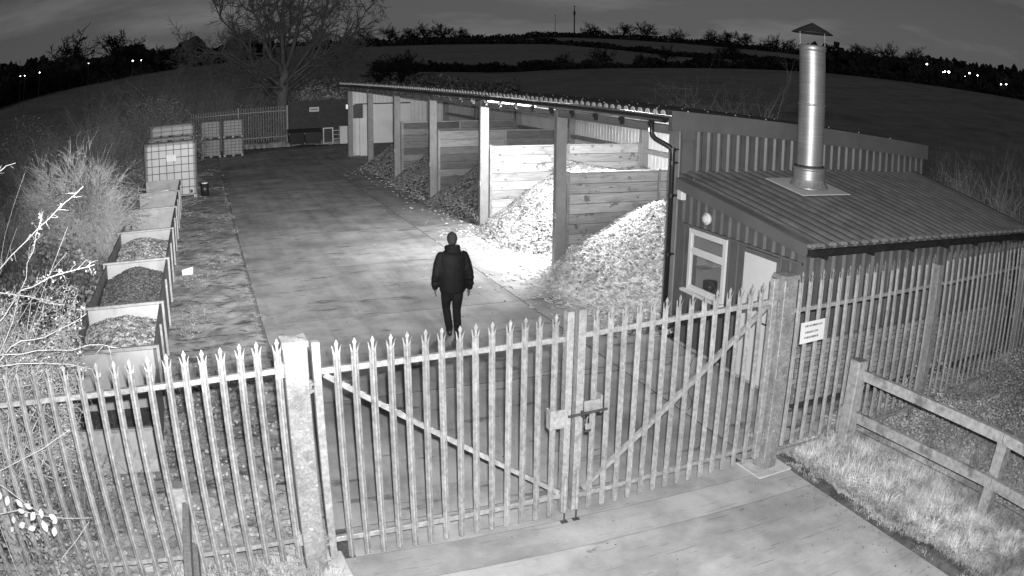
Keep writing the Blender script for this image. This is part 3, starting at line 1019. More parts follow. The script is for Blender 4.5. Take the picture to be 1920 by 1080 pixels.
# yard-side wall: upper ribbed sheet, flashing, lower flat sheet with openings for window and door
mb = sheet((HX0, HY0 + 0.06, 0), (0, 1, 0), (0, 0, 1), (-1, 0, 0), HY1 - HY0 - 0.06, lambda s_: 2.02, lambda s_: hut_z(HY0 + s_) - 0.06, m_=M['clad'], phase=0.0)
HB(mb, 'wall_sheet')
b = MB().mat(M['trim']); b.box(HX0 - 0.04, HX0 - 0.004, HY0 - 0.035, HY1, 1.985, 2.016); HB(b, 'flashing')
WY0, WY1, WZ0, WZ1 = 3.29, 4.29, 0.98, 1.97
DY0, DY1, DZ1 = 2.06, 2.86, 1.93


def lower(y0, y1, z0, z1):
    mb = sheet((HX0, y0, 0), (0, 1, 0), (0, 0, 1), (-1, 0, 0), y1 - y0, lambda s_: z0, lambda s_: z1, m_=M['clad'], pitch=0.21, flat=0.15, side=0.02, depth=0.012)
    return HB(mb, 'wall_sheet')


lower(WY1 + 0.003, HY1, 0.05, 1.98)
lower(DY1 + 0.003, WY0 - 0.003, 0.05, 1.98)
lower(WY0, WY1, 0.05, WZ0 - 0.004)
lower(HY0 + 0.06, DY0 - 0.003, 0.05, 1.98)
b = MB().mat(M['footing']); b.box(HX0 - 0.02, HX0 + 0.06, HY0 + 0.05, HY1, -0.05, 0.048); HB(b, 'base_strip')
b = MB().mat(M['trim']); b.box(HX0 - 0.03, HX0 + 0.055, HY0 - 0.035, HY0 + 0.055, 0.0, hut_z(HY0) - 0.08); HB(b, 'corner_trim')
# window
wf = None
b = MB().mat(M['white'])
fw = 0.065
b.box(HX0 - 0.035, HX0 + 0.03, WY0, WY1, WZ0, WZ0 + fw)
b.box(HX0 - 0.035, HX0 + 0.03, WY0, WY1, WZ1 - fw, WZ1)
b.box(HX0 - 0.035, HX0 + 0.03, WY0, WY0 + fw, WZ0 + fw, WZ1 - fw)
b.box(HX0 - 0.035, HX0 + 0.03, WY1 - fw, WY1, WZ0 + fw, WZ1 - fw)
b.box(HX0 - 0.030, HX0 + 0.025, WY0 + fw, WY1 - fw, 1.595, 1.655)
wf = HB(b, 'window')
for z0, z1 in ((WZ0 + fw, 1.595), (1.655, WZ1 - fw)):
    b = MB().mat(M['white'])
    i_ = 0.028
    ya, yb = WY0 + fw, WY1 - fw
    b.box(HX0 - 0.022, HX0 + 0.01, ya, yb, z0, z0 + i_)
    b.box(HX0 - 0.022, HX0 + 0.01, ya, yb, z1 - i_, z1)
    b.box(HX0 - 0.022, HX0 + 0.01, ya, ya + i_, z0 + i_, z1 - i_)
    b.box(HX0 - 0.022, HX0 + 0.01, yb - i_, yb, z0 + i_, z1 - i_)
    HB(b, 'casement', wf)
    b = MB().mat(M['glass'])
    b.box(HX0 - 0.006, HX0 - 0.001, ya + i_, yb - i_, z0 + i_, z1 - i_)
    HB(b, 'pane', wf)
b = MB().mat(M['door']); b.box(HX0 + 0.75, HX0 + 0.77, WY0 - 0.5, WY1 + 1.2, 0.5, 2.1); HB(b, 'inner_wall')
b = MB().mat(M['inner']); b.box(HX0 + 0.07, HX0 + 0.75, WY1 + 0.15, WY1 + 0.17, 0.5, 2.1); HB(b, 'inner_partition')
b = MB().mat(M['white']); b.box(HX0 + 0.16, HX0 + 0.745, WY1 - 0.15, WY1 + 0.149, 1.27, 1.30); HB(b, 'shelf')
b = MB().mat(M['white']); b.box(HX0 + 0.40, HX0 + 0.60, WY1 - 0.08, WY1 + 0.1, 1.301, 1.38); HB(b, 'shelf_box')
b = MB().mat(M['black']); b.smooth = True; b.tube([(HX0 + 0.3, WY1 - 0.2, 0.9), (HX0 + 0.3, WY1 - 0.2, 1.12)], 0.12, 14); HB(b, 'pot')
b = MB().mat(M['galv_old']); b.tube([(HX0 + 0.14, WY1 + 0.05, 0.8), (HX0 + 0.14, WY1 + 0.05, 1.55)], 0.03, 10); HB(b, 'inner_pipe')
b = MB().mat(M['white']); b.box(HX0 - 0.12, HX0 - 0.036, WY0 - 0.06, WY1 + 0.06, WZ0 - 0.03, WZ0 + 0.008); HB(b, 'sill', wf)
# door
b = MB().mat(M['door']); b.box(HX0 - 0.025, HX0 + 0.02, DY0 + 0.03, DY1 - 0.03, 0.05, DZ1 - 0.03); dr = HB(b, 'door')
b = MB().mat(M['trim'])
b.box(HX0 - 0.032, HX0 + 0.03, DY0 - 0.002, DY0 + 0.028, 0.05, DZ1)
b.box(HX0 - 0.032, HX0 + 0.03, DY1 - 0.028, DY1 + 0.002, 0.05, DZ1)
b.box(HX0 - 0.032, HX0 + 0.03, DY0 + 0.028, DY1 - 0.028, DZ1 - 0.028, DZ1 + 0.04)
HB(b, 'door_frame')
b = MB().mat(M['dark_steel']); b.box(HX0 - 0.07, HX0 - 0.055, DY0 + 0.09, DY0 + 0.22, 0.98, 1.0); b.box(HX0 - 0.055, HX0 - 0.026, DY0 + 0.085, DY0 + 0.105, 0.975, 1.005); HB(b, 'handle', dr)
b = MB().mat(M['trim']); b.box(HX0 + 0.005, 6.56, HY1 - 0.01, HY1 + 0.02, 0, hut_z(HY1) - 0.05); b.box(6.53, 6.56, HY1 + 0.021, 5.02, 0, hut_z(HY1)); HB(b, 'return_wall')
# fence-side wall: cladding over a brick plinth
PZ = 0.90
x = HX0 + 0.055
while x < HX1 - 0.01:
    w_ = min(1.05, HX1 - x)
    mb = sheet((x, HY0, 0), (1, 0, 0), (0, 0, 1), (0, -1, 0), w_, lambda s_: PZ + 0.03, lambda s_: hut_z(HY0) - 0.04, m_=M['clad'], phase=(x - HX0 - 0.055) % 0.21)
    HB(mb, 'wall_sheet')
    x += w_
b = MB().mat(M['trim']); b.box(HX0 - 0.03, HX1, HY0 - 0.05, HY0 + 0.02, PZ, PZ + 0.028); HB(b, 'flashing')
b = MB().mat(M['mortar']); b.box(HX0 + 0.06, HX1, HY0 - 0.018, HY0 + 0.06, -0.1, PZ - 0.003); HB(b, 'plinth_core')
bm_ = MB().mat(M['brick']); bm_.cbox(0, 0.213, 0, 0.02, 0, 0.062, 0.006); brick_me = bm_.mesh('brick')
bh_ = MB().mat(M['brick']); bh_.cbox(0, 0.10, 0, 0.02, 0, 0.062, 0.006); half_me = bh_.mesh('brick')
nb = 0
far_bricks = []
offb = Vector(hut.location)
for r in range(12):
    x = HX0 - 0.02 - (0.1125 if r % 2 else 0)
    while x < HX1 - 0.05:
        full = x >= HX0 - 0.03
        pos = (x if full else HX0 - 0.02, HY0 - 0.034 + rnd.uniform(-0.004, 0.003), r * 0.075 + 0.004)
        if nb < 296 and pos[0] < 11.4:
            link('brick', brick_me if full else half_me, hut, (pos[0] - offb.x, pos[1] - offb.y, pos[2]))
            nb += 1
        else:
            far_bricks.append(pos)
        x += 0.225
b = MB().mat(M['brick'])
for p in far_bricks:
    b.box(p[0], min(p[0] + 0.213, HX1), p[1], p[1] + 0.02, p[2], p[2] + 0.062)
HB(b, 'brick').__setitem__('kind', 'stuff')
mb = sheet((HX1, HY0, 0), (0, 1, 0), (0, 0, 1), (1, 0, 0), 5.02 - HY0, lambda s_: 0, lambda s_: hut_z(HY0 + s_) - 0.06, m_=M['clad'])
HB(mb, 'wall_sheet')
# roof sheets: ribs run from the gable down to the eaves (along y), each sheet one metre wide
ey = Vector((0, 1, 0.1304)).normalized()
en = Vector((0, -0.1304, 1)).normalized()
RL = 3.66 / ey.y
pr = []
for q in range(4):
    x = q * 0.22
    pr += [(x, 0), (x + 0.11, 0)] + [(x + 0.11 + 0.06 * (1 - math.cos(PI * j / 6)), 0.045 * math.sin(PI * j / 6)) for j in range(1, 6)]
pr.append((0.88, 0))
mb = MB().mat(M['roof'])
vs_ = []
for (x, h) in pr:
    for s_ in (0, RL):
        vs_.append(Vector((x, 0, 0)) + ey * s_ + en * h)
        vs_.append(Vector((x, 0, 0)) + ey * s_ + en * (h - 0.005))
fs = []
for i in range(len(pr) - 1):
    a = i * 4
    c = a + 4
    fs += [(a, c, c + 2, a + 2), (a + 1, a + 3, c + 3, c + 1), (a, a + 1, c + 1, c), (a + 2, c + 2, c + 3, a + 3)]
mb.add(vs_, fs)
mb.mat(M['crown_dull'])
for q in range(4):
    x = q * 0.22
    for base, sg in ((0, -1), (RL, 1)):
        c0 = Vector((0, 0, 0)) + ey * base
        ring = [c0 + Vector((x + 0.11 + 0.06 * (1 - math.cos(PI * j / 6)), 0.012 * sg, 0)) + en * (0.047 * math.sin(PI * j / 6)) for j in range(7)]
        ring2 = [p + Vector((0, -0.045 * sg, -0.0045 * sg)) + en * 0.002 for p in ring]
        mb.add(ring + ring2, [tuple(range(7)) if sg < 0 else tuple(range(6, -1, -1))] + [(j, j + 7, j + 8, j + 1) for j in range(6)])
rsm = mb.mesh('roof_sheet')
for k in range(7):
    link('roof_sheet', rsm, hut, (6.53 - offb.x + k * 0.88, 1.42 - offb.y, 2.26))
link('roof_sheet', rsm, hut, (6.19 - offb.x, 1.42 - offb.y, 2.255), None, (0.385, 0.868, 0.868))
# verge trim on the yard side and far side
for xv, s_ in ((6.165, -1), (12.69, 1)):
    b = MB().mat(M['trim'])
    ya, yb = (1.40, 4.60) if s_ < 0 else (1.40, 5.02)
    za, zb = hut_z(ya), hut_z(yb)
    f = [(0, 1, 2, 3), (7, 6, 5, 4), (0, 4, 5, 1), (1, 5, 6, 2), (2, 6, 7, 3), (3, 7, 4, 0)]
    b.add([(xv, ya, za - 0.12), (xv + 0.02, ya, za - 0.12), (xv + 0.02, yb, zb - 0.12), (xv, yb, zb - 0.12), (xv, ya, za + 0.05), (xv + 0.02, ya, za + 0.05), (xv + 0.02, yb, zb + 0.05), (xv, yb, zb + 0.05)],
          [(3, 2, 1, 0), (4, 5, 6, 7), (0, 1, 5, 4), (1, 2, 6, 5), (2, 3, 7, 6), (3, 0, 4, 7)])
    x0, x1 = (xv + 0.021, xv + 0.17) if s_ < 0 else (xv - 0.15, xv - 0.001)
    b.add([(x0, ya, za + 0.046), (x1, ya, za + 0.046), (x1, yb, zb + 0.046), (x0, yb, zb + 0.046), (x0, ya, za + 0.056), (x1, ya, za + 0.056), (x1, yb, zb + 0.056), (x0, yb, zb + 0.056)],
          [(3, 2, 1, 0), (4, 5, 6, 7), (0, 1, 5, 4), (1, 2, 6, 5), (2, 3, 7, 6), (3, 0, 4, 7)])
    HB(b, 'verge_trim')
b = MB().mat(M['trim']); b.box(6.185, 6.3, 1.42, 4.6, 2.0, 2.005)
b.v = [(v[0], v[1], v[2] + (hut_z(v[1]) - 2.13)) for v in b.v]
HB(b, 'soffit')
# gutter of the small building
b = MB().mat(M['black'])
b.box(6.22, 12.62, 1.30, 1.305, 2.16, 2.235); b.box(6.22, 12.62, 1.305, 1.40, 2.155, 2.16); b.box(6.22, 12.62, 1.40, 1.405, 2.16, 2.235)
b.box(6.215, 6.22, 1.30, 1.405, 2.155, 2.235); b.box(12.62, 12.625, 1.30, 1.405, 2.155, 2.235)
gg = HB(b, 'gutter')
x = 6.5
while x < 12.6:
    b = MB().mat(M['black']); b.box(x, x + 0.025, 1.32, 1.5, 2.10, 2.154); b.v = [tuple(Vector(v) - offb) for v in b.v]; b.build('gutter_bracket', gg)
    x += 0.95
b = MB().mat(M['black']); b.tube([(12.5, 1.35, 2.16), (12.5, 1.35, 2.0), (12.3, 1.52, 1.85), (12.3, 1.54, 0.05)], 0.035, 8); HB(b, 'downpipe')
# junction box and bulkhead lamp
jb = empty('junction_box', (6.27, 4.50, 2.47), 0, 'small pale box on the wall beside the black downpipe', 'junction box')
b = MB().mat(M['white']); b.cbox(-0.09, 0, -0.07, 0.07, -0.08, 0.08, 0.01); b.build('box_body', jb)
b = MB().mat(M['white']); b.box(-0.095, -0.0905, -0.055, 0.055, -0.065, 0.065); b.build('lid', jb)
bl_ = empty('bulkhead_lamp', (6.27, 3.80, 2.20), 0, 'round white bulkhead lamp on the ribbed wall over the window', 'lamp')
b = MB().mat(M['white']); b.smooth = True; b.tube([(0, 0, 0), (-0.05, 0, 0)], [0.095, 0.09], 18); b.build('lamp_base', bl_)
b = MB().mat(M['sign']); b.smooth = True; b.tube([(-0.05, 0, 0), (-0.075, 0, 0), (-0.09, 0, 0)], [0.075, 0.06, 0.02], 18); b.build('diffuser', bl_)

# flue
fx, fy = 8.40, 3.90
flue = empty('flue', (fx, fy, 2.6), 0, 'tall brushed steel flue with a conical rain cap on the small roof', 'chimney')


def FB(mb, name, par=flue):
    k = 1.0 if name == 'flashing_plate' else 0.75
    mb.v = [(v[0] * k, v[1] * k, v[2] - 2.6) for v in mb.v]
    return mb.build(name, par)


def secs(z0, z1, r, nm='flue_pipe'):
    b = MB().mat(M['steel']); b.smooth = True
    b.lathe([(r, z0), (r, z1)], n=40)
    return FB(b, nm)


secs(2.55, 2.93, 0.375, 'base_collar')
b = MB().mat(M['steel']); b.smooth = True; b.lathe([(0.375, 2.93), (0.40, 2.94), (0.40, 2.975), (0.33, 2.985)], n=40); FB(b, 'clamp_band')
b = MB().mat(M['dark_steel']); b.smooth = True; b.lathe([(0.335, 2.986), (0.345, 2.99), (0.345, 3.01), (0.312, 3.015)], n=40); FB(b, 'seam_ring')
secs(3.0, 4.02, 0.31)
b = MB().mat(M['steel']); b.smooth = True; b.lathe([(0.31, 4.015), (0.328, 4.02), (0.328, 4.045), (0.31, 4.05)], n=40); FB(b, 'clamp_band')
secs(4.045, 4.95, 0.306)
b = MB().mat(M['steel']); b.smooth = True; b.lathe([(0.306, 4.94), (0.325, 4.95), (0.325, 5.03), (0.30, 5.045), (0.27, 5.045), (0.27, 4.4)], n=40); FB(b, 'top_rim')
for a in (-0.72, 2.40):
    b = MB().mat(M['galv']); x, y = 0.29 * math.cos(a), 0.29 * math.sin(a)
    b.bar((x, y, 4.98), (x, y, 5.30), 0.035, 0.008, (math.cos(a), math.sin(a), 0)); FB(b, 'cap_strut')
b = MB().mat(M['dark_steel']); b.lathe([(0.50, 5.255), (0.30, 5.335), (0.001, 5.44)], n=14); b.lathe([(0.001, 5.41), (0.3, 5.315), (0.50, 5.248), (0.50, 5.255)], n=14); FB(b, 'rain_cap')
b = MB().mat(M['sign'])
b.box(-0.56, 0.56, -0.50, 0.50, 0, 0.012)
b.v = [(v[0], v[1], v[2] + hut_z(fy + v[1]) + 0.062) for v in b.v]
FB(b, 'flashing_plate')
b = MB().mat(M['galv']); b.smooth = True; b.lathe([(0.47, 2.655), (0.40, 2.72), (0.378, 2.78)], n=40); FB(b, 'flashing_cone')


# ================================================================ palisade fence and gates
def Wp(X, Y, Z=0.0):
    return Vector((X * math.cos(PHI) - Y * math.sin(PHI), X * math.sin(PHI) + Y * math.cos(PHI), Z))


def pale_mesh(H, m_, name='pale', w_=0.063, detail=True):
    """W-section pale with a splayed triple point; foot at z=0"""
    mb = MB().mat(m_)
    k = w_ / 0.07
    prof = [(-0.035 * k, -0.002), (-0.024 * k, 0.016), (-0.008 * k, -0.014), (0.008 * k, -0.014), (0.024 * k, 0.016), (0.035 * k, -0.002)]
    th = 0.003
    zs = H - 0.13
    n = len(prof)
    for z in (0, zs):
        for (x, y) in prof:
            pass
    vs_ = [(x, y, z) for z in (0, zs) for (x, y) in prof] + [(x, y + th, z) for z in (0, zs) for (x, y) in prof]
    fs = []
    for i in range(n - 1):
        fs += [(i, i + 1, n + i + 1, n + i), (2 * n + i + 1, 2 * n + i, 3 * n + i, 3 * n + i + 1)]
        fs += [(i + 1, i, 2 * n + i, 2 * n + i + 1)]
    fs += [(0, n, 3 * n, 2 * n), (n - 1, 3 * n - 1, 4 * n - 1, 2 * n - 1)]
    mb.add(vs_, fs)

    def prong(poly, th_=0.003):
        nn = len(poly)
        v = [p for p in poly] + [(p[0], p[1] + th_, p[2]) for p in poly]
        f = [tuple(range(nn)), tuple(range(2 * nn - 1, nn - 1, -1))]
        for i in range(nn):
            j = (i + 1) % nn
            f.append((i, i + nn, j + nn, j))
        mb.add(v, f)
    # middle prong: swells into an arrow head
    prong([(-0.011, -0.012, zs), (0.011, -0.012, zs), (0.010, -0.014, H - 0.06), (0.018, -0.017, H - 0.036), (0.002, -0.018, H), (-0.002, -0.018, H), (-0.018, -0.017, H - 0.036), (-0.010, -0.014, H - 0.06)])
    for s_ in (-1, 1):
        pl = [(s_ * 0.011, -0.004, zs), (s_ * 0.034 * k, 0.0, zs), (s_ * 0.036, -0.008, H - 0.085), (s_ * 0.044, -0.022, H - 0.042), (s_ * 0.034, -0.020, H - 0.058), (s_ * 0.021, -0.006, H - 0.10)]
        if s_ < 0:
            pl = pl[::-1]
        prong(pl)
    if detail:
        for z in (0.25, H - 0.25):
            mb.box(-0.006, 0.006, -0.020, -0.011, z - 0.006, z + 0.006)
    return mb.mesh(name)


PALE = pale_mesh(2.125, M['galv'])
PALE2 = pale_mesh(2.10, M['galv_old'])


def bars(mb_m, name, par, items):
    b = MB().mat(mb_m)
    for it in items:
        b.box(*it)
    return b.build(name, par)


# gate posts
def gate_post(X, top, label):
    o = empty('gate_post', Wp(X, 0, 0), PHI, label, 'gate post', 'square gate posts')
    b = MB().mat(M['galv_post']); b.cbox(-0.1, 0.1, -0.1, 0.1, -0.1, top - 0.03, 0.008); b.build('shaft', o)
    b = MB().mat(M['galv_post'])
    b.add([(-0.108, -0.108, top - 0.05), (0.108, -0.108, top - 0.05), (0.108, 0.108, top - 0.05), (-0.108, 0.108, top - 0.05),
           (-0.108, -0.108, top), (0.108, -0.108, top), (0.108, 0.108, top), (-0.108, 0.108, top), (0, 0, top + 0.014)],
          [(0, 3, 2, 1), (0, 1, 5, 4), (1, 2, 6, 5), (2, 3, 7, 6), (3, 0, 4, 7), (4, 5, 8), (5, 6, 8), (6, 7, 8), (7, 4, 8)])
    b.build('post_cap', o)
    b = MB().mat(M['footing']); b.cbox(-0.26, 0.3, -0.24, 0.22, -0.2, 0.012, 0.01); b.build('footing', o)
    return o


gpl = gate_post(-0.352, 2.25, 'thick mottled square gate post standing between the bramble-side fence and the gate')
gpr = gate_post(4.84, 2.31, 'thick mottled square gate post beside the white notice')

# gate leaves
leaf = empty('gate_leaf', Wp(-0.17, 0, 0), PHI, 'tall palisade gate leaf hung on the post farthest from the small building', 'gate', 'palisade gate leaves')
for i in range(14):
    link('pale', PALE, leaf, (0.17 + i * 0.155, -0.030 + rnd.uniform(-0.002, 0.002), 0.085 - i * 0.0002), (rnd.uniform(-0.004, 0.004), rnd.uniform(-0.004, 0.004), 0))
b = MB().mat(M['galv']); b.cbox(-0.035, 0.035, -0.035, 0.035, 0.10, 2.20, 0.005); b.build('stile', leaf)
b = MB().mat(M['galv']); b.cbox(2.305, 2.375, -0.045, 0.045, 0.11, 2.205, 0.005); b.build('stile', leaf)
b = MB().mat(M['galv']); b.cbox(0.036, 2.304, -0.016, 0.03, 1.915, 1.965, 0.005); b.build('rail', leaf)
b = MB().mat(M['galv']); b.cbox(0.036, 2.304, -0.016, 0.03, 0.265, 0.315, 0.005); b.build('rail', leaf)
b = MB().mat(M['galv']); b.bar((0.06, 0.008, 1.905), (2.29, 0.008, 0.33), 0.045, 0.045); b.build('brace', leaf)
for z in (1.78, 0.26):
    b = MB().mat(M['galv_post']); b.box(-0.085, -0.036, -0.03, 0.03, z - 0.012, z + 0.012); b.box(-0.085, -0.036, -0.03, 0.03, z + 0.05, z + 0.07); b.tube([(-0.06, 0, z - 0.03), (-0.06, 0, z + 0.09)], 0.012, 8); b.build('hinge', leaf)
b = MB().mat(M['galv']); b.box(2.17, 2.304, -0.055, -0.045, 1.06, 1.25); b.box(2.145, 2.17, -0.06, 0.03, 1.06, 1.26); b.build('lock_plate', leaf)
b = MB().mat(M['galv']); b.tube([(2.335, -0.062, 0.12), (2.335, -0.062, 0.52)], 0.018, 10); b.build('drop_bolt_sleeve', leaf)
b = MB().mat(M['dark_steel']); b.tube([(2.335, -0.062, 0.0), (2.335, -0.062, 0.12)], 0.009, 8); b.box(2.30, 2.37, -0.085, -0.04, 0.002, 0.012); b.build('drop_bolt', leaf)

leaf2 = empty('gate_leaf', Wp(4.66, -0.01, 0), PHI - 0.0047, 'tall palisade gate leaf hung beside the small building, carrying the slide bolt', 'gate', 'palisade gate leaves')
for i in range(14):
    x = -2.209 + i * 0.155
    link('pale', PALE, leaf2, (x, -0.030 + rnd.uniform(-0.002, 0.002), 0.085 + i * 0.155 * 0.03), (rnd.uniform(-0.004, 0.004), rnd.uniform(-0.004, 0.004), 0))
b = MB().mat(M['galv']); b.cbox(-0.036, 0.036, -0.035, 0.035, 0.16, 2.28, 0.005); b.build('stile', leaf2)
b = MB().mat(M['galv']); b.cbox(-2.405, -2.325, -0.045, 0.045, 0.11, 2.215, 0.005); b.build('stile', leaf2)
sl = 0.03
b = MB().mat(M['galv']); b.bar((-2.322, 0.007, 1.955), (-0.04, 0.007, 1.955 + 2.3 * sl), 0.046, 0.05); b.build('rail', leaf2)
b = MB().mat(M['galv']); b.bar((-2.322, 0.007, 0.25), (-0.04, 0.007, 0.25 + 2.3 * sl), 0.046, 0.05); b.build('rail', leaf2)
b = MB().mat(M['galv']); b.bar((-2.27, 0.008, 0.31), (-0.08, 0.008, 1.98), 0.045, 0.045); b.build('brace', leaf2)
for z in (1.92, 0.38):
    b = MB().mat(M['galv_post']); b.box(0.037, 0.09, -0.05, 0.03, z - 0.03, z - 0.01); b.box(0.037, 0.09, -0.05, 0.03, z + 0.02, z + 0.04); b.tube([(0.062, -0.03, z - 0.05), (0.062, -0.03, z + 0.1)], 0.013, 8); b.build('hinge', leaf2)
b = MB().mat(M['galv']); b.box(-2.322, -2.15, -0.055, -0.047, 1.17, 1.30); b.box(-2.15, -2.13, -0.07, 0.03, 1.16, 1.34); b.build('lock_plate', leaf2)
b = MB().mat(M['dark_steel']); b.tube([(-2.50, -0.078, 1.178), (-2.08, -0.078, 1.19)], 0.014, 8); b.box(-2.36, -2.34, -0.10, -0.056, 1.15, 1.21); b.build('slide_bolt', leaf2)
b = MB().mat(M['galv']); b.tube([(-2.36, -0.062, 0.13), (-2.36, -0.062, 0.58)], 0.018, 10); b.build('drop_bolt_sleeve', leaf2)
b = MB().mat(M['dark_steel']); b.tube([(-2.36, -0.062, 0.004), (-2.36, -0.062, 0.13)], 0.009, 8); b.box(-2.395, -2.325, -0.085, -0.04, 0.002, 0.012); b.build('drop_bolt', leaf2)
pl_ = empty('padlock', Wp(2.36, -0.105, 1.05), PHI, 'padlock hanging from the slide bolt of the gate', 'padlock')
b = MB().mat(M['steel']); b.cbox(-0.028, 0.028, -0.014, 0.014, -0.02, 0.035, 0.006); b.build('padlock_body', pl_)
b = MB().mat(M['dark_steel']); b.cbox(-0.029, 0.029, -0.015, 0.015, -0.045, -0.021, 0.006); b.build('bumper', pl_)
b = MB().mat(M['galv']); b.tube([(-0.017, 0, 0.03), (-0.017, 0, 0.085), (-0.008, 0, 0.105), (0.008, 0, 0.105), (0.017, 0, 0.085), (0.017, 0, 0.03)], 0.0045, 6); b.build('shackle', pl_)


def fence(name, label, X0, Y0, rz, n, step, z0, slope, me, m_, rails, posts=(), group='palisade fence sections', first=0.0):
    o = empty(name, Wp(X0, Y0, 0), PHI + rz, label, 'palisade fence', group)
    for i in range(n):
        x = first + i * step
        link('pale', me, o, (x, -0.022 + rnd.uniform(-0.003, 0.003), z0 + slope * abs(x) + rnd.uniform(-0.006, 0.006)), (rnd.uniform(-0.006, 0.006), rnd.uniform(-0.006, 0.006), 0))
    for (xa, xb, z) in rails:
        b = MB().mat(m_)
        b.bar((xa, 0.012, z + slope * abs(xa)), (xb, 0.012, z + slope * abs(xb)), 0.04, 0.045)
        b.build('rail', o)
    for (x, top) in posts:
        b = MB().mat(m_)
        b.cbox(x - 0.06, x + 0.07, -0.02, 0.08, -0.1, top, 0.006)
        b.build('fence_post', o)
    return o


fence('palisade_fence', 'bright palisade fence running from the gate post into the brambles', -0.47, 0.0, 0.0605, 24, -0.155, 0.145, 0.0, PALE, M['galv'],
      ((0.03, -3.9, 1.985), (0.03, -3.9, 0.345)), ((-2.95, 2.0),), first=-0.03)
for z in (1.93, 0.29):
    bars(M['galv'], 'rail_bracket', gpl, [(-0.135, -0.10, -0.03, 0.05, z, z + 0.12)])
fence('palisade_fence', 'duller palisade fence in front of the brick plinth of the small building', 5.02, -0.005, 0.0, 17, 0.165, 0.22, 0.008, PALE2, M['galv_old'],
      ((-0.07, 2.78, 1.875), (-0.07, 2.78, 0.13)), ((2.90, 2.17),), first=0.03)
fence('palisade_fence', 'far stretch of palisade fence beyond the fence post, reaching into the scrub', 7.98, -0.01, 0.0, 36, 0.165, 0.25, 0.010, PALE2, M['galv_old'],
      ((0.06, 6.2, 1.895), (0.06, 6.2, 0.16)), ((3.0, 2.22), (6.1, 2.25)), first=0.10)
sg = empty('notice_sign', Wp(5.295, -0.055, 1.615), PHI, 'white rectangular notice with three faded lines, fixed to the palisade fence', 'sign')
b = MB().mat(M['sign']); b.box(-0.195, 0.195, -0.003, 0.003, -0.125, 0.125); b.build('sign_board', sg, rot=(0, -0.03, 0))
for k, (z, a, c) in enumerate(((0.075, -0.13, 0.15), (0.0, -0.13, 0.09), (-0.062, -0.13, 0.10))):
    b = MB().mat(M['print']); b.box(a, c, -0.0042, -0.0031, z - 0.012, z + 0.012); b.build('line_of_print', sg, rot=(0, -0.03, 0))

# far palisade fence and the dark brick wall
ff = empty('palisade_fence', (-1.7, 43.7, 0), 0, 'distant palisade fence across the far end of the yard', 'palisade fence', 'palisade fence sections')
for i in range(39):
    link('pale', PALE2, ff, (0.05 + i * 0.155, -0.02, 0.12 + 0.16 * i / 39), None, (1, 1, 1.03))
for z in (0.5, 2.05):
    b = MB().mat(M['galv_old']); b.bar((0, 0.01, z), (6.0, 0.01, z + 0.06), 0.05, 0.05); b.build('rail', ff)
for x in (3.0, 6.02):
    b = MB().mat(M['galv_old']); b.cbox(x - 0.05, x + 0.05, -0.03, 0.07, 0, 2.42, 0.006); b.build('fence_post', ff)
wall = empty('brick_wall', (4.42, 43.9, 0), 0, 'dark brick wall at the far end of the yard, behind the bins', 'wall')
b = MB().mat(M['wall_dark']); b.box(0, 4.6, 0, 0.35, -0.1, 2.55); b.build('brickwork', wall)
b = MB().mat(M['soil']); b.box(-0.04, 4.64, -0.04, 0.39, 2.553, 2.63); b.build('coping', wall)
s_ = empty('wall_sign', (6.0, 43.87, 2.08), 0, 'small pale rectangular sign on the dark brick wall', 'sign')
b = MB().mat(M['sign']); b.box(-0.30, 0.30, -0.02, 0.0, -0.14, 0.14); b.build('sign_board', s_)
b = MB().mat(M['print']); b.box(-0.22, 0.22, -0.024, -0.0201, -0.05, 0.04); b.build('line_of_print', s_)


def bin4(loc, rz, label, w_=1.0):
    o = empty('wheeled_bin', loc, rz, label, 'bin', 'dark wheeled bins by the brick wall')
    b = MB().mat(M['black'])
    b.add([(-w_ / 2 + .06, -.38, .14), (w_ / 2 - .06, -.38, .14), (w_ / 2 - .06, .38, .14), (-w_ / 2 + .06, .38, .14), (-w_ / 2, -.45, .82), (w_ / 2, -.45, .82), (w_ / 2, .45, .92), (-w_ / 2, .45, .92)],
          [(0, 3, 2, 1), (4, 5, 6, 7), (0, 1, 5, 4), (1, 2, 6, 5), (2, 3, 7, 6), (3, 0, 4, 7)])
    b.build('bin_body', o)
    b = MB().mat(M['black']); b.add([(-w_ / 2 - .03, -.5, .83), (w_ / 2 + .03, -.5, .83), (w_ / 2 + .03, .48, .95), (-w_ / 2 - .03, .48, .95), (-w_ / 2, -.46, .88), (w_ / 2, -.46, .88), (w_ / 2, .44, 1.0), (-w_ / 2, .44, 1.0)],
                             [(0, 3, 2, 1), (4, 5, 6, 7), (0, 1, 5, 4), (1, 2, 6, 5), (2, 3, 7, 6), (3, 0, 4, 7)])
    b.build('lid', o)
    for x in (-w_ / 2 + .12, w_ / 2 - .12):
        b = MB().mat(M['dark_steel']); b.tube([(x - .03, -.33, .08), (x + .03, -.33, .08)], .08, 12); b.build('wheel', o)
    b = MB().mat(M['galv']); b.tube([(-w_ / 2 - .04, -.44, .76), (-w_ / 2 + .02, -.44, .76)], .04, 8); b.build('trunnion', o)
    b = MB().mat(M['galv']); b.tube([(w_ / 2 - .02, -.44, .16), (w_ / 2 + .04, -.44, .16)], .04, 8); b.build('trunnion', o)
    return o


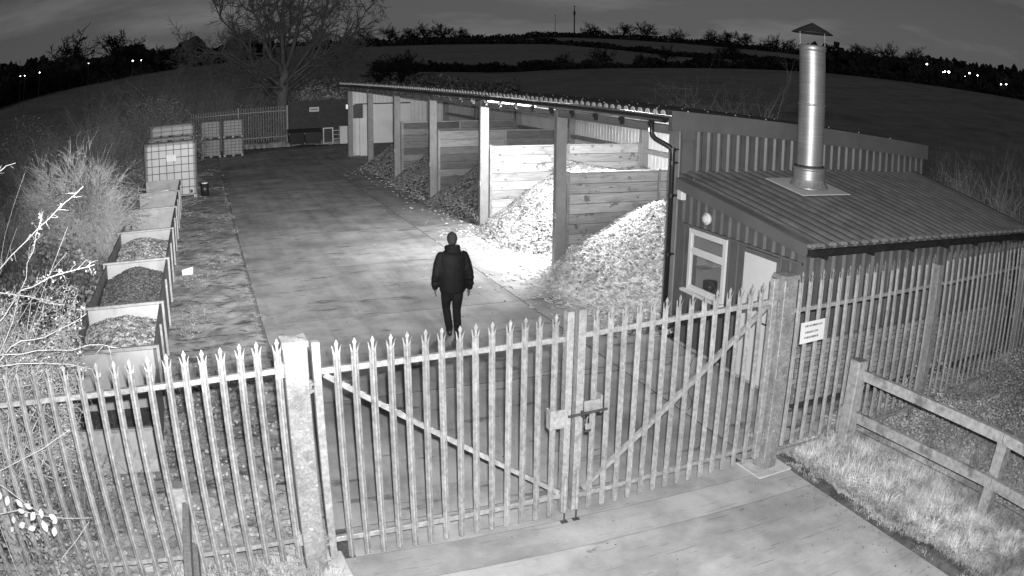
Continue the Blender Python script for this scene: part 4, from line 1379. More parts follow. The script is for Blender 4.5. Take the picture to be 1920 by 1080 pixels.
bin4((4.72, 42.7, 0), 0.05, 'dark bin nearest the end of the far palisade fence', 0.95)
bin4((5.70, 42.5, 0), -0.03, 'dark bin in the middle of the brick wall, with pale trunnions', 1.0)
cg = empty('framed_board', (6.63, 42.5, 0), 0, 'black panel in a pale upright frame leaning on the brick wall', 'board')
b = MB().mat(M['white']); b.box(-.31, -.25, -.04, .0, 0.05, 1.02); b.build('frame', cg)
b = MB().mat(M['white']); b.box(.25, .31, -.04, .0, 0.05, 1.02); b.build('frame', cg)
b = MB().mat(M['white']); b.box(-.249, .249, -.04, .0, 0.96, 1.02); b.build('frame', cg)
b = MB().mat(M['galv']); b.box(-.249, .249, -.04, .0, 0.05, 0.14); b.build('frame', cg)
b = MB().mat(M['black']); b.box(-.249, .249, -.02, .02, 0.14, 0.96); b.build('panel', cg)
cg = empty('metal_rack', (7.12, 42.6, 0), 0, 'low pale slatted rack between the framed board and the barn post', 'rack')
for z in (.3, .55, .8):
    b = MB().mat(M['galv']); b.box(-.2, .2, -.05, .0, z, z + .05); b.build('slat', cg)
for x in (-.19, .15):
    b = MB().mat(M['dark_steel']); b.box(x, x + .04, .001, .06, 0, .9); b.build('upright', cg)
cg = empty('appliance', (7.55, 42.3, 0), 0, 'white box shaped appliance standing by the far corner of the barn', 'appliance')
b = MB().mat(M['white']); b.cbox(-.28, .22, -.3, .2, .06, 1.1, .02); b.build('cabinet', cg)
b = MB().mat(M['dark_steel']); b.box(-.26, .2, -.28, .18, 0, .06); b.build('plinth', cg)

# ================================================================ post and rail fences
def wood_post(par, x, y, z0, z1, s_=0.15, name='fence_post', tilt=(0, 0, 0)):
    b = MB().mat(M['fence_wood'])
    b.cbox(-s_ / 2, s_ / 2, -s_ / 2, s_ / 2, z0 - z1, -0.012, 0.012)
    b.mat(M['end_grain']); b.box(-s_ / 2 + .012, s_ / 2 - .012, -s_ / 2 + .012, s_ / 2 - .012, -0.012, 0.0)
    return b.build(name, par, (x, y, z1), tilt)


rf = empty('post_and_rail_fence', (0, 0, 0), 0, 'weathered wooden post and rail fence along the drive edge, with two rails', 'rail fence', 'wooden post and rail fences')
wood_post(rf, 6.02, 0.02, -0.1, 1.22, 0.17, tilt=(0.0, 0.03, 0.0))
wood_post(rf, 6.30, -2.42, -0.3, 1.10, 0.17, tilt=(0.02, 0.02, 0))
wood_post(rf, 6.42, -4.9, -0.3, 1.05, 0.17)
for (a, c, h) in (((6.06, 0.16, 1.03), (6.17, -2.45, 1.08), 0.125), ((6.17, -2.46, 1.08), (6.32, -5.2, 1.0), 0.125), ((6.02, 0.22, 0.50), (6.17, -2.45, 0.54), 0.13), ((6.17, -2.46, 0.54), (6.32, -5.2, 0.48), 0.13)):
    b = MB().mat(M['fence_wood']); b.bar(a, c, 0.06, h); b.build('rail', rf)
rl = empty('post_and_rail_fence', (0, 0, 0), 0, 'wooden post with one rail end on, in front of the bright palisade', 'rail fence', 'wooden post and rail fences')
wood_post(rl, -1.50, 0.0, -0.1, 1.02, 0.15)
wood_post(rl, -1.66, -2.6, -0.1, 1.0, 0.15)
for (a, c, h) in (((-1.46, -0.11, 0.84), (-1.52, -2.8, 0.84), 0.12), ((-1.46, -0.11, 0.42), (-1.52, -2.8, 0.42), 0.12)):
    b = MB().mat(M['end_grain']); b.bar(a, c, 0.06, h); b.build('rail', rl)
wires = MB().mat(M['dark_steel'])
wires.tube([(6.11, 0.0, 0.30), (6.3, -2.4, 0.30), (6.4, -4.9, 0.28)], 0.0022, 4)
tag(wires.build('fence_wire'), 'thin plain wire strung below the wooden rails by the drive', 'wire')

# ================================================================ troughs of material along the verge
TY = [2.28, 4.25, 6.5, 9.78, 13.10, 16.42, 19.72, 23.05]
TLAB = ['nearest low trough behind the fence, empty and dark inside', 'trough heaped with coarse broken lumps, nearest of the full ones', 'trough heaped with dark fine mulch', 'trough heaped with light mottled lumps, beyond the mulch one',
        'empty trough with clean pale end panel', 'trough holding a low dark layer', 'last trough of the row, against the caged tank']
heaps = [None, 'lumps', 'mulch', 'lumps', None, 'low', 'low2']
for i in range(7):
    y0, y1 = TY[i], TY[i + 1]
    zt_ = 0.60 if i == 0 else 0.93
    L2 = y1 - y0
    o = empty('material_trough', (-2.52, y0, 0), 0, TLAB[i], 'trough', 'open troughs in a row along the verge')
    W2 = 0.64
    mt = M['trough']
    def panel(x0, x1, ya, yb, z0, z1, nm='panel', m_=mt):
        b = MB().mat(m_); b.cbox(x0, x1, ya, yb, z0, z1, 0.004); return b.build(nm, o)
    panel(-W2, W2, 0.0, 0.045, 0.20, zt_ - 0.04, 'front_panel')
    panel(-W2, W2, 0.0, 0.045, 0.03, 0.195, 'kick_panel')
    panel(-W2, W2, L2 - 0.06, L2 - 0.02, 0.03, 0.89 if i == 0 else zt_ - 0.04, 'back_panel')
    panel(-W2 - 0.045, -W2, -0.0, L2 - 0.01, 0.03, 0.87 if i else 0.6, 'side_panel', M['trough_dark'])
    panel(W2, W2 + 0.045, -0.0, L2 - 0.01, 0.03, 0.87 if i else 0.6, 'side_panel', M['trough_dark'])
    panel(-W2, W2, 0.05, L2 - 0.07, 0.03, 0.08, 'floor_panel', M['soil'])
    b = MB().mat(M['galv_old']); b.cbox(-W2 - 0.10, W2 + 0.09, -0.015, 0.05, zt_ - 0.038, zt_, 0.005); b.build('top_rail', o)
    for x in (-W2 - 0.07, W2 + 0.066):
        b = MB().mat(M['galv_old']); b.bar((x, 0.03, 0.0), (x, 0.03, zt_ - 0.03), 0.04, 0.05, (0, 1, 0)); b.build('strut', o)
        if i:
            b = MB().mat(M['galv_old']); b.bar((x, L2 * 0.52, 0.0), (x, L2 * 0.52, 0.87), 0.035, 0.05, (0, 1, 0)); b.build('strut', o)
    kind = heaps[i]
    if kind:
        top = {'lumps': 0.80, 'mulch': 0.82, 'low': 0.42, 'low2': 0.5}[kind]
        nx, ny = 30, 60
        X, Y = np.meshgrid(np.linspace(-W2 + 0.01, W2 - 0.01, nx), np.linspace(0.06, L2 - 0.075, ny), indexing='ij')
        hz = lambda X, Y: top - 0.28 * np.abs(X - 0.05) ** 1.3 - 0.06 * np.abs(Y - L2 * 0.72) - 0.10 * np.clip(L2 * 0.5 - Y, 0, 9) + 0.03 * vnoise(X, Y, 4, i * 3)
        Z = hz(X, Y)
        i_ = np.arange(nx * ny).reshape(nx, ny)
        F_ = np.stack([i_[:-1, :-1], i_[1:, :-1], i_[1:, 1:], i_[:-1, 1:]], -1).reshape(-1, 4)
        ho = empty('material_heap', (-2.52, y0, 0), 0, {'lumps': 'broken lumps of %s material heaped in a trough', 'mulch': 'dark mulch heaped in the %s trough', 'low': 'thin dark layer lying in the %s trough', 'low2': 'rubble and a pale slat lying in the %s trough'}[kind] %
                   {1: 'coarse speckled', 3: 'finer pale', 2: 'third', 5: 'last but one', 6: 'last'}[i], 'heap', 'heaps of material in the troughs')
        link('heap_core', npmesh('heap_core', np.stack([X, Y, Z], -1).reshape(-1, 3), F_, M['mulch'] if kind != 'lumps' else M['chip_under'], True), ho)
        n = 6500 if kind == 'lumps' else 3500
        xs = rng.uniform(-W2 + .03, W2 - .03, n); ys = rng.uniform(0.08, L2 - 0.1, n)
        l, w_, h = (0.058, 0.042, 0.028) if kind == 'lumps' else (0.05, 0.035, 0.02)
        bv = np.array([(-l, -w_ * 0.6, -h), (l, -w_, -h), (l * 0.8, w_, -h), (-l, w_ * 0.7, -h), (-l * 0.7, -w_ * 0.5, h), (l * .8, -w_ * 0.8, h), (l * 0.6, w_ * 0.7, h), (-l * 0.9, w_ * 0.4, h)]) / 2
        bf = np.array([(4, 5, 6, 7), (0, 1, 5, 4), (1, 2, 6, 5), (2, 3, 7, 6), (3, 0, 4, 7)])
        V, F2 = stamps(bv, bf, rand_rot(n, 0.9) * rng.uniform(0.5, 1.4, n)[:, None, None], np.stack([xs, ys, hz(xs, ys) + 0.01], -1))
        c_ = link('lumps', npmesh('lumps', V, F2, M['log_chunk'] if kind == 'lumps' else M['mulch']), ho); c_['kind'] = 'stuff'
        if kind == 'low2':
            b = MB().mat(M['white']); b.bar((-0.25, 2.3, 0.62), (0.25, 2.35, 0.66), 0.1, 0.04); b.build('slat', ho)

# ================================================================ caged tanks
def tank(loc, w_, d_, h, label, nv, nh, m_, group, rz=0, lit=False):
    o = empty('caged_tank', loc, rz, label, 'caged tank', group)
    pal = 0.14
    b = MB().mat(m_); b.cbox(-w_ / 2 + 0.03, w_ / 2 - 0.03, 0.03, d_ - 0.03, pal, h - 0.03, 0.05 if w_ < 1.5 else 0.09); b.build('bottle', o)
    b = MB().mat(M['dark_steel'])
    r = 0.011 if w_ < 1.5 else 0.013
    for k in range(nv + 1):
        x = -w_ / 2 + w_ * k / nv
        b.box(x - r, x + r, 0.0, 2 * r, pal, h)
        b.box(x - r, x + r, d_ - 2 * r, d_, pal, h)
    for k in range(nh + 1):
        z = pal + (h - pal) * k / nh
        b.box(-w_ / 2, w_ / 2, -r, r * 0.9, z - r, z + r)
        b.box(-w_ / 2, w_ / 2, d_ - r, d_ + r, z - r, z + r)
        b.box(-w_ / 2 - r, -w_ / 2 + r, r, d_ - r, z - r * .9, z + r * .9)
        b.box(w_ / 2 - r, w_ / 2 + r, r, d_ - r, z - r * .9, z + r * .9)
    for k in range(1, nv):
        y = d_ * k / nv
        b.box(-w_ / 2 - r, -w_ / 2 + r * .8, y - r, y + r, pal, h)
        b.box(w_ / 2 - r * .8, w_ / 2 + r, y - r, y + r, pal, h)
    for x in (-w_ / 4, w_ / 4):
        b.box(x - .02, x + .02, 0, d_, h + .001, h + .025)
    b.build('cage', o)
    for x in (-w_ / 2 + .07, 0, w_ / 2 - .07):
        b = MB().mat(M['galv_old']); b.box(x - .06, x + .06, .02, d_ - .02, .0, .10); b.build('pallet_foot', o)
    b = MB().mat(M['galv_old']); b.box(-w_ / 2, w_ / 2, 0, d_, .102, .138); b.build('pallet_deck', o)
    b = MB().mat(M['black']); b.tube([(0, d_ / 2, h - .03), (0, d_ / 2, h + .035)], .09, 12); b.build('lid', o)
    return o


tk = tank((-2.26, 24.3, 0), 2.03, 1.3, 2.12, 'big white caged tank with a pale plate standing in for glare, behind the trough row', 7, 7, M['tank'], 'white caged tanks')
b = MB().mat(M['sign']); b.box(-.14, .24, -.03, -.016, 1.42, 1.66); b.build('plate', tk)  # pale plate put in for the bright glare on the tank
b = MB().mat(M['dark_steel']); b.tube([(.8, .02, .26), (.8, -.10, .24)], .05, 10); b.build('valve', tk)
tank((-2.3, 26.6, 0), 1.9, 1.2, 2.15, 'caged tank directly behind the big tank that carries the glare plate', 7, 7, M['tank_dull'], 'white caged tanks')
tank((-2.35, 29.4, 0), 2.0, 1.3, 1.25, 'caged tank farther back, under the topmost one', 5, 5, M['tank_dull'], 'white caged tanks')
tank((-2.35, 29.4, 1.28), 2.0, 1.3, 1.22, 'topmost caged tank rising behind the big tank', 4, 4, M['tank_dull'], 'white caged tanks')
for (x, nm) in ((-0.50, 'the pair nearer the hedge'), (0.76, 'the pair nearer the bins')):
    tank((x, 38.9, 0), 1.12, 1.0, 0.99, 'small far caged tank, lower of ' + nm, 5, 5, M['tank_dull'], 'white caged tanks')
    tank((x, 38.9, 1.02), 1.12, 1.0, 0.99, 'small far caged tank, upper of ' + nm, 5, 5, M['tank_dull'], 'white caged tanks')
dr_ = empty('drum', (-0.95, 24.6, 0), 0, 'small black drum beside the big caged tank', 'drum')
b = MB().mat(M['black']); b.smooth = True; b.tube([(0, 0, 0), (0, 0, .45)], .16, 16); b.build('drum_body', dr_)
b = MB().mat(M['white']); b.tube([(0, 0, .451), (0, 0, .49)], .12, 14); b.build('lid', dr_)
bd = empty('scrap_board', (-1.62, 12.0, -0.01), 0.1, 'small pale scrap of board leaning beside the troughs', 'board')
b = MB().mat(M['door']); b.add([(0, 0, 0), (.25, 0.0, 0), (.27, .06, .18), (.0, .06, .13), (0, .02, 0), (.25, .02, 0), (.27, .08, .18), (.0, .08, .13)], [(0, 1, 2, 3), (7, 6, 5, 4), (0, 4, 5, 1), (1, 5, 6, 2), (2, 6, 7, 3), (3, 7, 4, 0)]); b.build('board_face', bd)

# ================================================================ the walking person, seen from behind
def blob(mb, c, r, n=12, rings=8):
    vs_ = []
    for i in range(rings + 1):
        a = -PI / 2 + PI * i / rings
        for k in range(n):
            b_ = 2 * PI * k / n
            vs_.append((c[0] + r[0] * math.cos(a) * math.cos(b_), c[1] + r[1] * math.cos(a) * math.sin(b_), c[2] + r[2] * math.sin(a)))
    fs = [(i * n + k, i * n + (k + 1) % n, (i + 1) * n + (k + 1) % n, (i + 1) * n + k) for i in range(rings) for k in range(n)]
    mb.add(vs_, fs + [tuple(range(n - 1, -1, -1)), tuple(rings * n + k for k in range(n))])


def loft(mb, rings, n=20):
    """rings: (cx, cy, z, rx, ry) closed with end caps"""
    vs_ = []
    for cx, cy, z, rx, ry in rings:
        for k in range(n):
            a = 2 * PI * k / n
            vs_.append((cx + rx * math.cos(a), cy + ry * math.sin(a), z))
    fs = [(i * n + k, i * n + (k + 1) % n, (i + 1) * n + (k + 1) % n, (i + 1) * n + k) for i in range(len(rings) - 1) for k in range(n)]
    mb.add(vs_, fs + [tuple(range(n - 1, -1, -1)), tuple((len(rings) - 1) * n + k for k in range(n))])


def limb(mb, pts, rs_, n=14):
    mb.tube(pts, rs_, n)
    for p, r in zip(pts, rs_):
        blob(mb, p, (r * .99, r * .99, r * .99), 12, 8)


def melted(mb, name, par, vox, sm=3):
    o = mb.build(name, par)
    md = o.modifiers.new('remesh', 'REMESH')
    md.mode = 'VOXEL'
    md.voxel_size = vox
    md.use_smooth_shade = True
    m2 = o.modifiers.new('smooth', 'SMOOTH')
    m2.iterations = sm
    m2.factor = 0.5
    return o


ps = empty('person', (2.90, 5.98, 0), -0.12, 'person in a black hooded jacket and dark trousers walking away across the yard', 'person')
HIP = 0.93
lfoot = (-0.022, 0.20, 0.085)
rfoot = (0.040, -0.22, 0.11)
lk = (-0.078, 0.17, 0.49)
rk = (0.070, 0.02, 0.48)
lh, rh = (-0.095, 0.0, 0.90), (0.095, 0.0, 0.90)
body = MB().mat(M['skin'])
blob(body, (0, 0.02, 1.662), (0.077, 0.095, 0.108), 18, 14)
blob(body, (0, 0.045, 1.60), (0.058, 0.07, 0.06), 14, 10)
blob(body, (0, 0.118, 1.645), (0.014, 0.02, 0.026))
for s_ in (-1, 1):
    blob(body, (s_ * 0.078, 0.012, 1.655), (0.012, 0.022, 0.034), 10, 8)
    blob(body, (s_ * 0.03, 0.098, 1.672), (0.016, 0.016, 0.012), 8, 6)
    limb(body, [(s_ * 0.19, 0, 1.41), (s_ * 0.262, -0.03, 1.12), (s_ * 0.272, 0.05 * -s_ + 0.02, 0.87)], [0.05, 0.042, 0.028])
    hx, hy, hz_ = s_ * 0.270, 0.05 * -s_ + 0.025, 0.80
    blob(body, (hx, hy, hz_), (0.020, 0.042, 0.05), 12, 10)
    for k, (fy_, ln) in enumerate(((0.032, 0.062), (0.012, 0.072), (-0.010, 0.068), (-0.030, 0.052))):
        x1 = hx - s_ * 0.010
        body.tube([(hx, hy + fy_, hz_ - 0.03), (hx - s_ * 0.004, hy + fy_, hz_ - 0.03 - ln * 0.55), (x1 - s_ * 0.008, hy + fy_ + 0.004, hz_ - 0.03 - ln)], [0.0105, 0.0098, 0.008], 8)
    body.tube([(hx, hy + 0.03, hz_ + 0.015), (hx - s_ * 0.012, hy + 0.06, hz_ - 0.015), (hx - s_ * 0.014, hy + 0.064, hz_ - 0.045)], [0.013, 0.011, 0.009], 8)
loft(body, [(0, 0, 0.86, .13, .10), (0, 0, 1.0, .14, .10), (0, 0, 1.2, .155, .11), (0, 0, 1.38, .17, .10), (0, 0, 1.46, .10, .08), (0, 0.0, 1.56, .055, .058), (0, 0.01, 1.6, .055, .058)])
for h_, k_, f_ in ((lh, lk, lfoot), (rh, rk, rfoot)):
    limb(body, [h_, k_, f_], [0.075, 0.05, 0.036])
    blob(body, (f_[0], f_[1] + 0.06, f_[2] - 0.035), (0.04, 0.10, 0.03))
melted(body, 'body', ps, 0.0075, 2)
hair = MB().mat(M['hair'])
blob(hair, (0, 0.012, 1.678), (0.084, 0.099, 0.104), 18, 14)
blob(hair, (0, -0.012, 1.635), (0.076, 0.078, 0.085), 14, 10)
hair.v = [(v[0], min(v[1], 0.085 - max(0, 1.72 - v[2]) * 0.9), v[2]) for v in hair.v]
melted(hair, 'hair', ps, 0.010, 2)
jk = MB().mat(M['jacket'])
loft(jk, [(0, 0, .79, .195, .145), (0, 0, .82, .212, .155), (0, 0, .92, .222, .16), (0, -.005, 1.05, .215, .158), (0, -.005, 1.18, .222, .16), (0, -.008, 1.30, .235, .16), (0, -.008, 1.39, .225, .145), (0, -.005, 1.45, .165, .125), (0, 0, 1.50, .10, .10)], 24)
for s_ in (-1, 1):
    e = 0.05 * -s_
    limb(jk, [(s_ * .185, 0, 1.385), (s_ * .232, -.01, 1.26), (s_ * .268, -.045, 1.10), (s_ * .280, e * 0.5, .97), (s_ * .276, e + .02, .865)], [.083, .083, .076, .066, .054])
    for z, rr_ in ((1.17, .088), (1.03, .08), (.93, .07)):
        f_ = (1.385 - z) / .52
        blob(jk, (s_ * (.2 + .085 * min(1, f_ * 1.3)), -.03 + e * f_ * .5, z), (rr_, rr_, .035))
for k in range(10):
    a = 2 * PI * k / 10
    blob(jk, (0.088 * math.cos(a), -0.015 + 0.075 * math.sin(a), 1.525 - 0.018 * math.sin(a)), (.048, .048, .052))
blob(jk, (0, -.095, 1.485), (.125, .07, .075), 14, 10)
melted(jk, 'jacket', ps, 0.012, 3)
tr = MB().mat(M['trousers'])
loft(tr, [(0, 0, .80, .175, .13), (0, 0, .90, .17, .125), (0, 0, .98, .15, .11)])
for h_, k_, f_ in ((lh, lk, lfoot), (rh, rk, rfoot)):
    m1 = [(h_[i] + k_[i]) / 2 for i in range(3)]
    m3 = [(k_[i] * .45 + f_[i] * .55) for i in range(3)]
    limb(tr, [h_, m1, k_, (m3[0], m3[1] - .01, m3[2]), (f_[0], f_[1] - .005, f_[2] + .01)], [.103, .092, .070, .066, .058])
    for q in range(3):
        blob(tr, (f_[0], f_[1] + .0, f_[2] + .05 + q * .05), (.066 - q * .002, .064, .018))
melted(tr, 'trousers', ps, 0.012, 3)
for f_, tl in ((lfoot, 0.0), (rfoot, 0.35)):
    sh = MB().mat(M['black'])
    sh.mat(M['jacket'])
    blob(sh, (0, 0.0, .05), (.046, .07, .055))
    blob(sh, (0, .08, .035), (.05, .10, .038))
    blob(sh, (0, -.02, .03), (.044, .06, .032))
    loft(sh, [(0, .03, .0, .045, .14), (0, .03, .02, .046, .145)])
    o = melted(sh, 'shoe', ps, 0.008, 2)
    o.location = (f_[0], f_[1], f_[2] - .083)
    o.rotation_euler = (-tl, 0, 0)

# ================================================================ vegetation
def grow(out, p, d, L, r, depth, spread, rg, nseg=4, kids=(3, 5), wob=0.22, grav=0.0, tip=0.35, kl=(0.45, 0.75)):
    """recursive bare branch; out gets (p0, p1, r0, r1)"""
    pts = [p]
    dd = d.copy()
    for i in range(nseg):
        dd = dd + rg.normal(0, wob, 3)
        dd[2] += grav
        dd /= np.linalg.norm(dd)
        q = pts[-1] + dd * (L / nseg)
        r0 = r * (1 - (1 - tip) * i / nseg)
        r1 = r * (1 - (1 - tip) * (i + 1) / nseg)
        out.append((*pts[-1], *q, r0, r1))
        pts.append(q)
    if depth <= 0:
        return
    for k in range(int(rg.integers(kids[0], kids[1] + 1))):
        f = rg.uniform(0.25, 1.0)
        i = min(nseg - 1, int(f * nseg))
        b0 = pts[i] + (pts[i + 1] - pts[i]) * (f * nseg - i if f < 1 else 1)
        ax = rg.normal(0, 1, 3)
        nd = dd + ax * spread
        nd /= np.linalg.norm(nd)
        grow(out, b0, nd, L * rg.uniform(*kl), r * (1 - (1 - tip) * f) * 0.62, depth - 1, spread, rg, max(2, nseg - 1), kids, wob, grav, tip, kl)


def twig_bush(loc, R, H, stems, seed, m_, label, cat='shrub', r0=0.014, depth=3, spread=0.5, name='shrub', group=None, kids=(3, 5), up=0.9):
    rg = np.random.default_rng(seed)
    out = []
    for s_ in range(stems):
        a = rg.uniform(0, 2 * PI)
        q = rg.uniform(0, 1) ** 0.5
        b0 = np.array([math.cos(a) * R * 0.25 * q, math.sin(a) * R * 0.25 * q, 0.0])
        d = np.array([math.cos(a) * q * R / H * 1.1, math.sin(a) * q * R / H * 1.1, up])
        d /= np.linalg.norm(d)
        grow(out, b0, d, H * rg.uniform(0.65, 0.95), r0 * rg.uniform(0.7, 1.3), depth, spread, rg, 5, kids, 0.12)
    o = link(name, segs_mesh(name, out, m_), None, loc)
    return tag(o, label, cat, group)


def leaf_cloud(name, pts, size, m_, par=None, aspect=0.55):
    n = len(pts)
    bv = np.array([(-0.5, 0, 0), (0, -aspect / 2, 0.06), (0.5, 0, 0), (0, aspect / 2, 0.06)])
    bf = np.array([(0, 1, 2, 3)])
    R_ = rand_rot(n, PI) * (size * rng.uniform(0.5, 1.4, n))[:, None, None]
    V, F_ = stamps(bv, bf, R_, np.asarray(pts, float))
    return link(name, npmesh(name, V, F_, m_), par)


def shoots(pts, dirs, L, r, rg, wob=0.35, nseg=3):
    """vectorised thin shoots: returns (m,8) segments"""
    p = np.array(pts, float)
    d = np.array(dirs, float)
    n = len(p)
    L = np.broadcast_to(L, (n,)) / nseg
    out = []
    for i in range(nseg):
        d = d + rg.normal(0, wob, (n, 3))
        d /= np.linalg.norm(d, axis=1)[:, None]
        q = p + d * L[:, None]
        ra = r * (1 - 0.75 * i / nseg)
        rb = r * (1 - 0.75 * (i + 1) / nseg)
        out.append(np.concatenate([p, q, np.full((n, 1), ra), np.full((n, 1), rb)], 1))
        p = q
    return np.concatenate(out)


# the big rounded bush beyond the troughs
rg = np.random.default_rng(5)
bc = np.array([-4.25, 14.2, 0.0])
bush = empty('shrub', tuple(bc), 0, 'big rounded pale bush of dense upright twigs on the hedge side of the troughs', 'shrub')
out = []
tips = []
for k in range(26):
    a = rg.uniform(0, 2 * PI); q = rg.uniform(0.0, 1.0)
    d = np.array([math.cos(a) * q * 0.95, math.sin(a) * q * 0.95, 1.25 - 0.75 * q]); d /= np.linalg.norm(d)
    grow(out, np.array([rg.normal(0, .12), rg.normal(0, .12), 0.0]), d, rg.uniform(1.2, 2.1), 0.02, 3, 0.55, rg, 5, (3, 5), 0.16, 0.02, 0.35, (0.4, 0.62))
A_ = np.array(out)
cen = np.array([0.0, 0.0, 1.7])
mid = A_[:, 3:6]
rad_ = np.linalg.norm((mid - cen) / np.array([1.55, 1.6, 1.5]), axis=1)
A_ = A_[rad_ < 1.12]
link('stems', segs_mesh('stems', A_, M['twig']), bush)
# fine shoots bristling from the outer branches, in uneven clumps
outer = A_[(np.linalg.norm((A_[:, 3:6] - cen) / np.array([1.55, 1.6, 1.5]), axis=1) > 0.45) & (A_[:, 5] > 0.4)]
ci = rg.integers(0, len(outer), 6500)
cl = np.sin(ci * 0.37) + np.sin(ci * 0.051)
ci = ci[cl > -0.6]
p0_ = outer[ci, 3:6]
od = (p0_ - cen); od /= np.linalg.norm(od, axis=1)[:, None] + 1e-6
dd = od * 0.8 + np.array([0.05, 0, 0.35]) + rg.normal(0, 0.45, p0_.shape)
s1 = shoots(p0_, dd, rg.uniform(0.2, 1, len(p0_)) ** 2 * 0.75 + 0.08, 0.0075, rg, 0.16, 3)
k_ = rg.integers(0, len(s1), 8000)
s2 = shoots(s1[k_, 3:6], (s1[k_, 3:6] - s1[k_, 0:3]) * 8 + rg.normal(0, 0.6, (8000, 3)), rg.uniform(0.05, 0.2, 8000), 0.004, rg, 0.3, 2)
link('twigs', segs_mesh('twigs', np.concatenate([s1, s2]), M['twig_bright']), bush).__setitem__('kind', 'stuff')

# other hedge shrubs beside and behind the troughs
HG = 'shrubs of the hedge bank beside the troughs'
for i, (x, y, R_, H, st, m_, lb) in enumerate([
    (-5.6, 10.5, 1.1, 1.9, 22, 'twig', 'thin twiggy shrub just this side of the big rounded bush'),
    (-4.6, 8.2, 0.8, 1.3, 18, 'twig_dark', 'low dark shrub leaning over the mulch trough'),
    (-6.4, 6.0, 1.2, 1.7, 20, 'twig', 'loose shrub on the bank behind the foreground hawthorn'),
    (-4.4, 20.5, 0.9, 1.6, 20, 'twig', 'small shrub between the big rounded bush and the caged tank'),
    (-6.5, 19.0, 1.4, 2.6, 26, 'twig_dark', 'dark shrub showing past the far flank of the big rounded bush'),
    (-5.2, 24.5, 1.2, 2.2, 24, 'twig_dark', 'dark shrub beside the big caged tank'),
    (-4.0, 4.2, 0.7, 1.1, 16, 'twig', 'low twiggy growth beside the nearest trough'),
    (-6.8, 12.8, 1.3, 2.3, 26, 'twig', 'upright shrub on the field side of the big rounded bush'),
    (-7.2, 8.6, 1.3, 2.2, 26, 'twig', 'tall twiggy shrub at the frame edge behind the hawthorn'),
    (-5.2, 17.6, 1.1, 2.3, 26, 'twig', 'shrub close behind the big rounded bush'),
    (-5.0, 28.0, 1.5, 2.8, 28, 'twig', 'spreading shrub beside the farther caged tanks'),
    (-8.0, 23.0, 1.6, 2.6, 28, 'twig', 'broad shrub on the field edge, level with the big caged tank')]):
    twig_bush((x, y, 0), R_, H, st, 100 + i, M[m_], lb, group=HG)

# dense dark undergrowth of the hedge bank
n = 64000
xs = rg.uniform(-9.2, -3.35, n); ys = rg.uniform(1.0, 40, n)
hh = 0.75 + 0.45 * vnoise(xs, ys, 1.1, 77) + 0.25 * vnoise(xs, ys, 3.5, 78)
hh = 1.35 * np.clip(hh, 0.15, 2.0) * np.clip((-xs - 3.2) / 1.0, 0.35, 1) * np.clip((9.6 + xs) / 1.5, 0.2, 1)
zs = hh * rg.uniform(0, 1, n) ** 0.6
lc = leaf_cloud('undergrowth', np.stack([xs, ys, zs], 1), 0.11, M['leaf_mid'])
tag(lc, 'tangled low undergrowth covering the hedge bank beside the troughs', 'undergrowth', kind='stuff')
n = 4200
xs = rg.uniform(-9, -3.4, n); ys = rg.uniform(0.8, 36, n)
sgm = shoots(np.stack([xs, ys, np.full(n, 0.05)], 1), np.stack([rg.normal(0, .6, n), rg.normal(0, .6, n), np.ones(n)], 1), rg.uniform(0.3, 1.2, n), 0.006, rg, 0.4, 4)
tag(link('dead_stems', segs_mesh('dead_stems', sgm, M['twig'])), 'thin dead stems standing through the hedge bank undergrowth', 'stems', kind='stuff')

# tall shrubs at the far left end of the yard
FG = 'tall shrubs beyond the far palisade fence'
for i, (x, y, R_, H, st, lb) in enumerate([
    (-6.5, 33, 2.4, 4.2, 34, 'tall dim shrub farthest from the oak, beyond the big rounded bush'),
    (-3.6, 37, 2.2, 4.6, 34, 'tall dim shrub rising over the topmost caged tank'),
    (-1.0, 46, 2.4, 4.6, 32, 'tall dim shrub behind the far palisade fence, nearest the tanks'),
    (1.6, 47, 2.0, 4.2, 30, 'tall dim shrub just before the oak trunk'),
    (7.2, 47.5, 1.8, 3.6, 30, 'pale dim shrub showing over the dark brick wall'),
    (-9.5, 30, 2.2, 3.2, 30, 'broad dim shrub at the edge of the dark field')]):
    twig_bush((x, y, 0), R_, H * 0.85, st, 200 + i, M['twig_mid'], lb, group=FG, r0=0.022, depth=3, kids=(4, 6), spread=0.8)
n = 34000
c_ = np.array([(-6.5, 34), (-3.6, 38), (-1.0, 47), (1.8, 48), (7.0, 48), (-9, 31), (4.5, 50), (-12, 38), (-7.5, 27), (-5.5, 42), (9.5, 50), (-15, 46)])
ii = rg.integers(0, len(c_), n)
aa = rg.uniform(0, 2 * PI, n); q = rg.uniform(0, 1, n) ** 0.5
P_ = np.stack([c_[ii, 0] + np.cos(aa) * q * 3.0, c_[ii, 1] + np.sin(aa) * q * 2.4, rg.uniform(0, 1, n) ** 0.8 * (2.6 + 1.4 * np.sin(ii * 2.1)) * np.sqrt(np.clip(1 - q ** 2, 0.05, 1))], 1)
tag(leaf_cloud('far_thicket', P_, 0.13, M['leaf_mid']), 'dark thicket around the foot of the tall shrubs and the oak', 'thicket', kind='stuff')

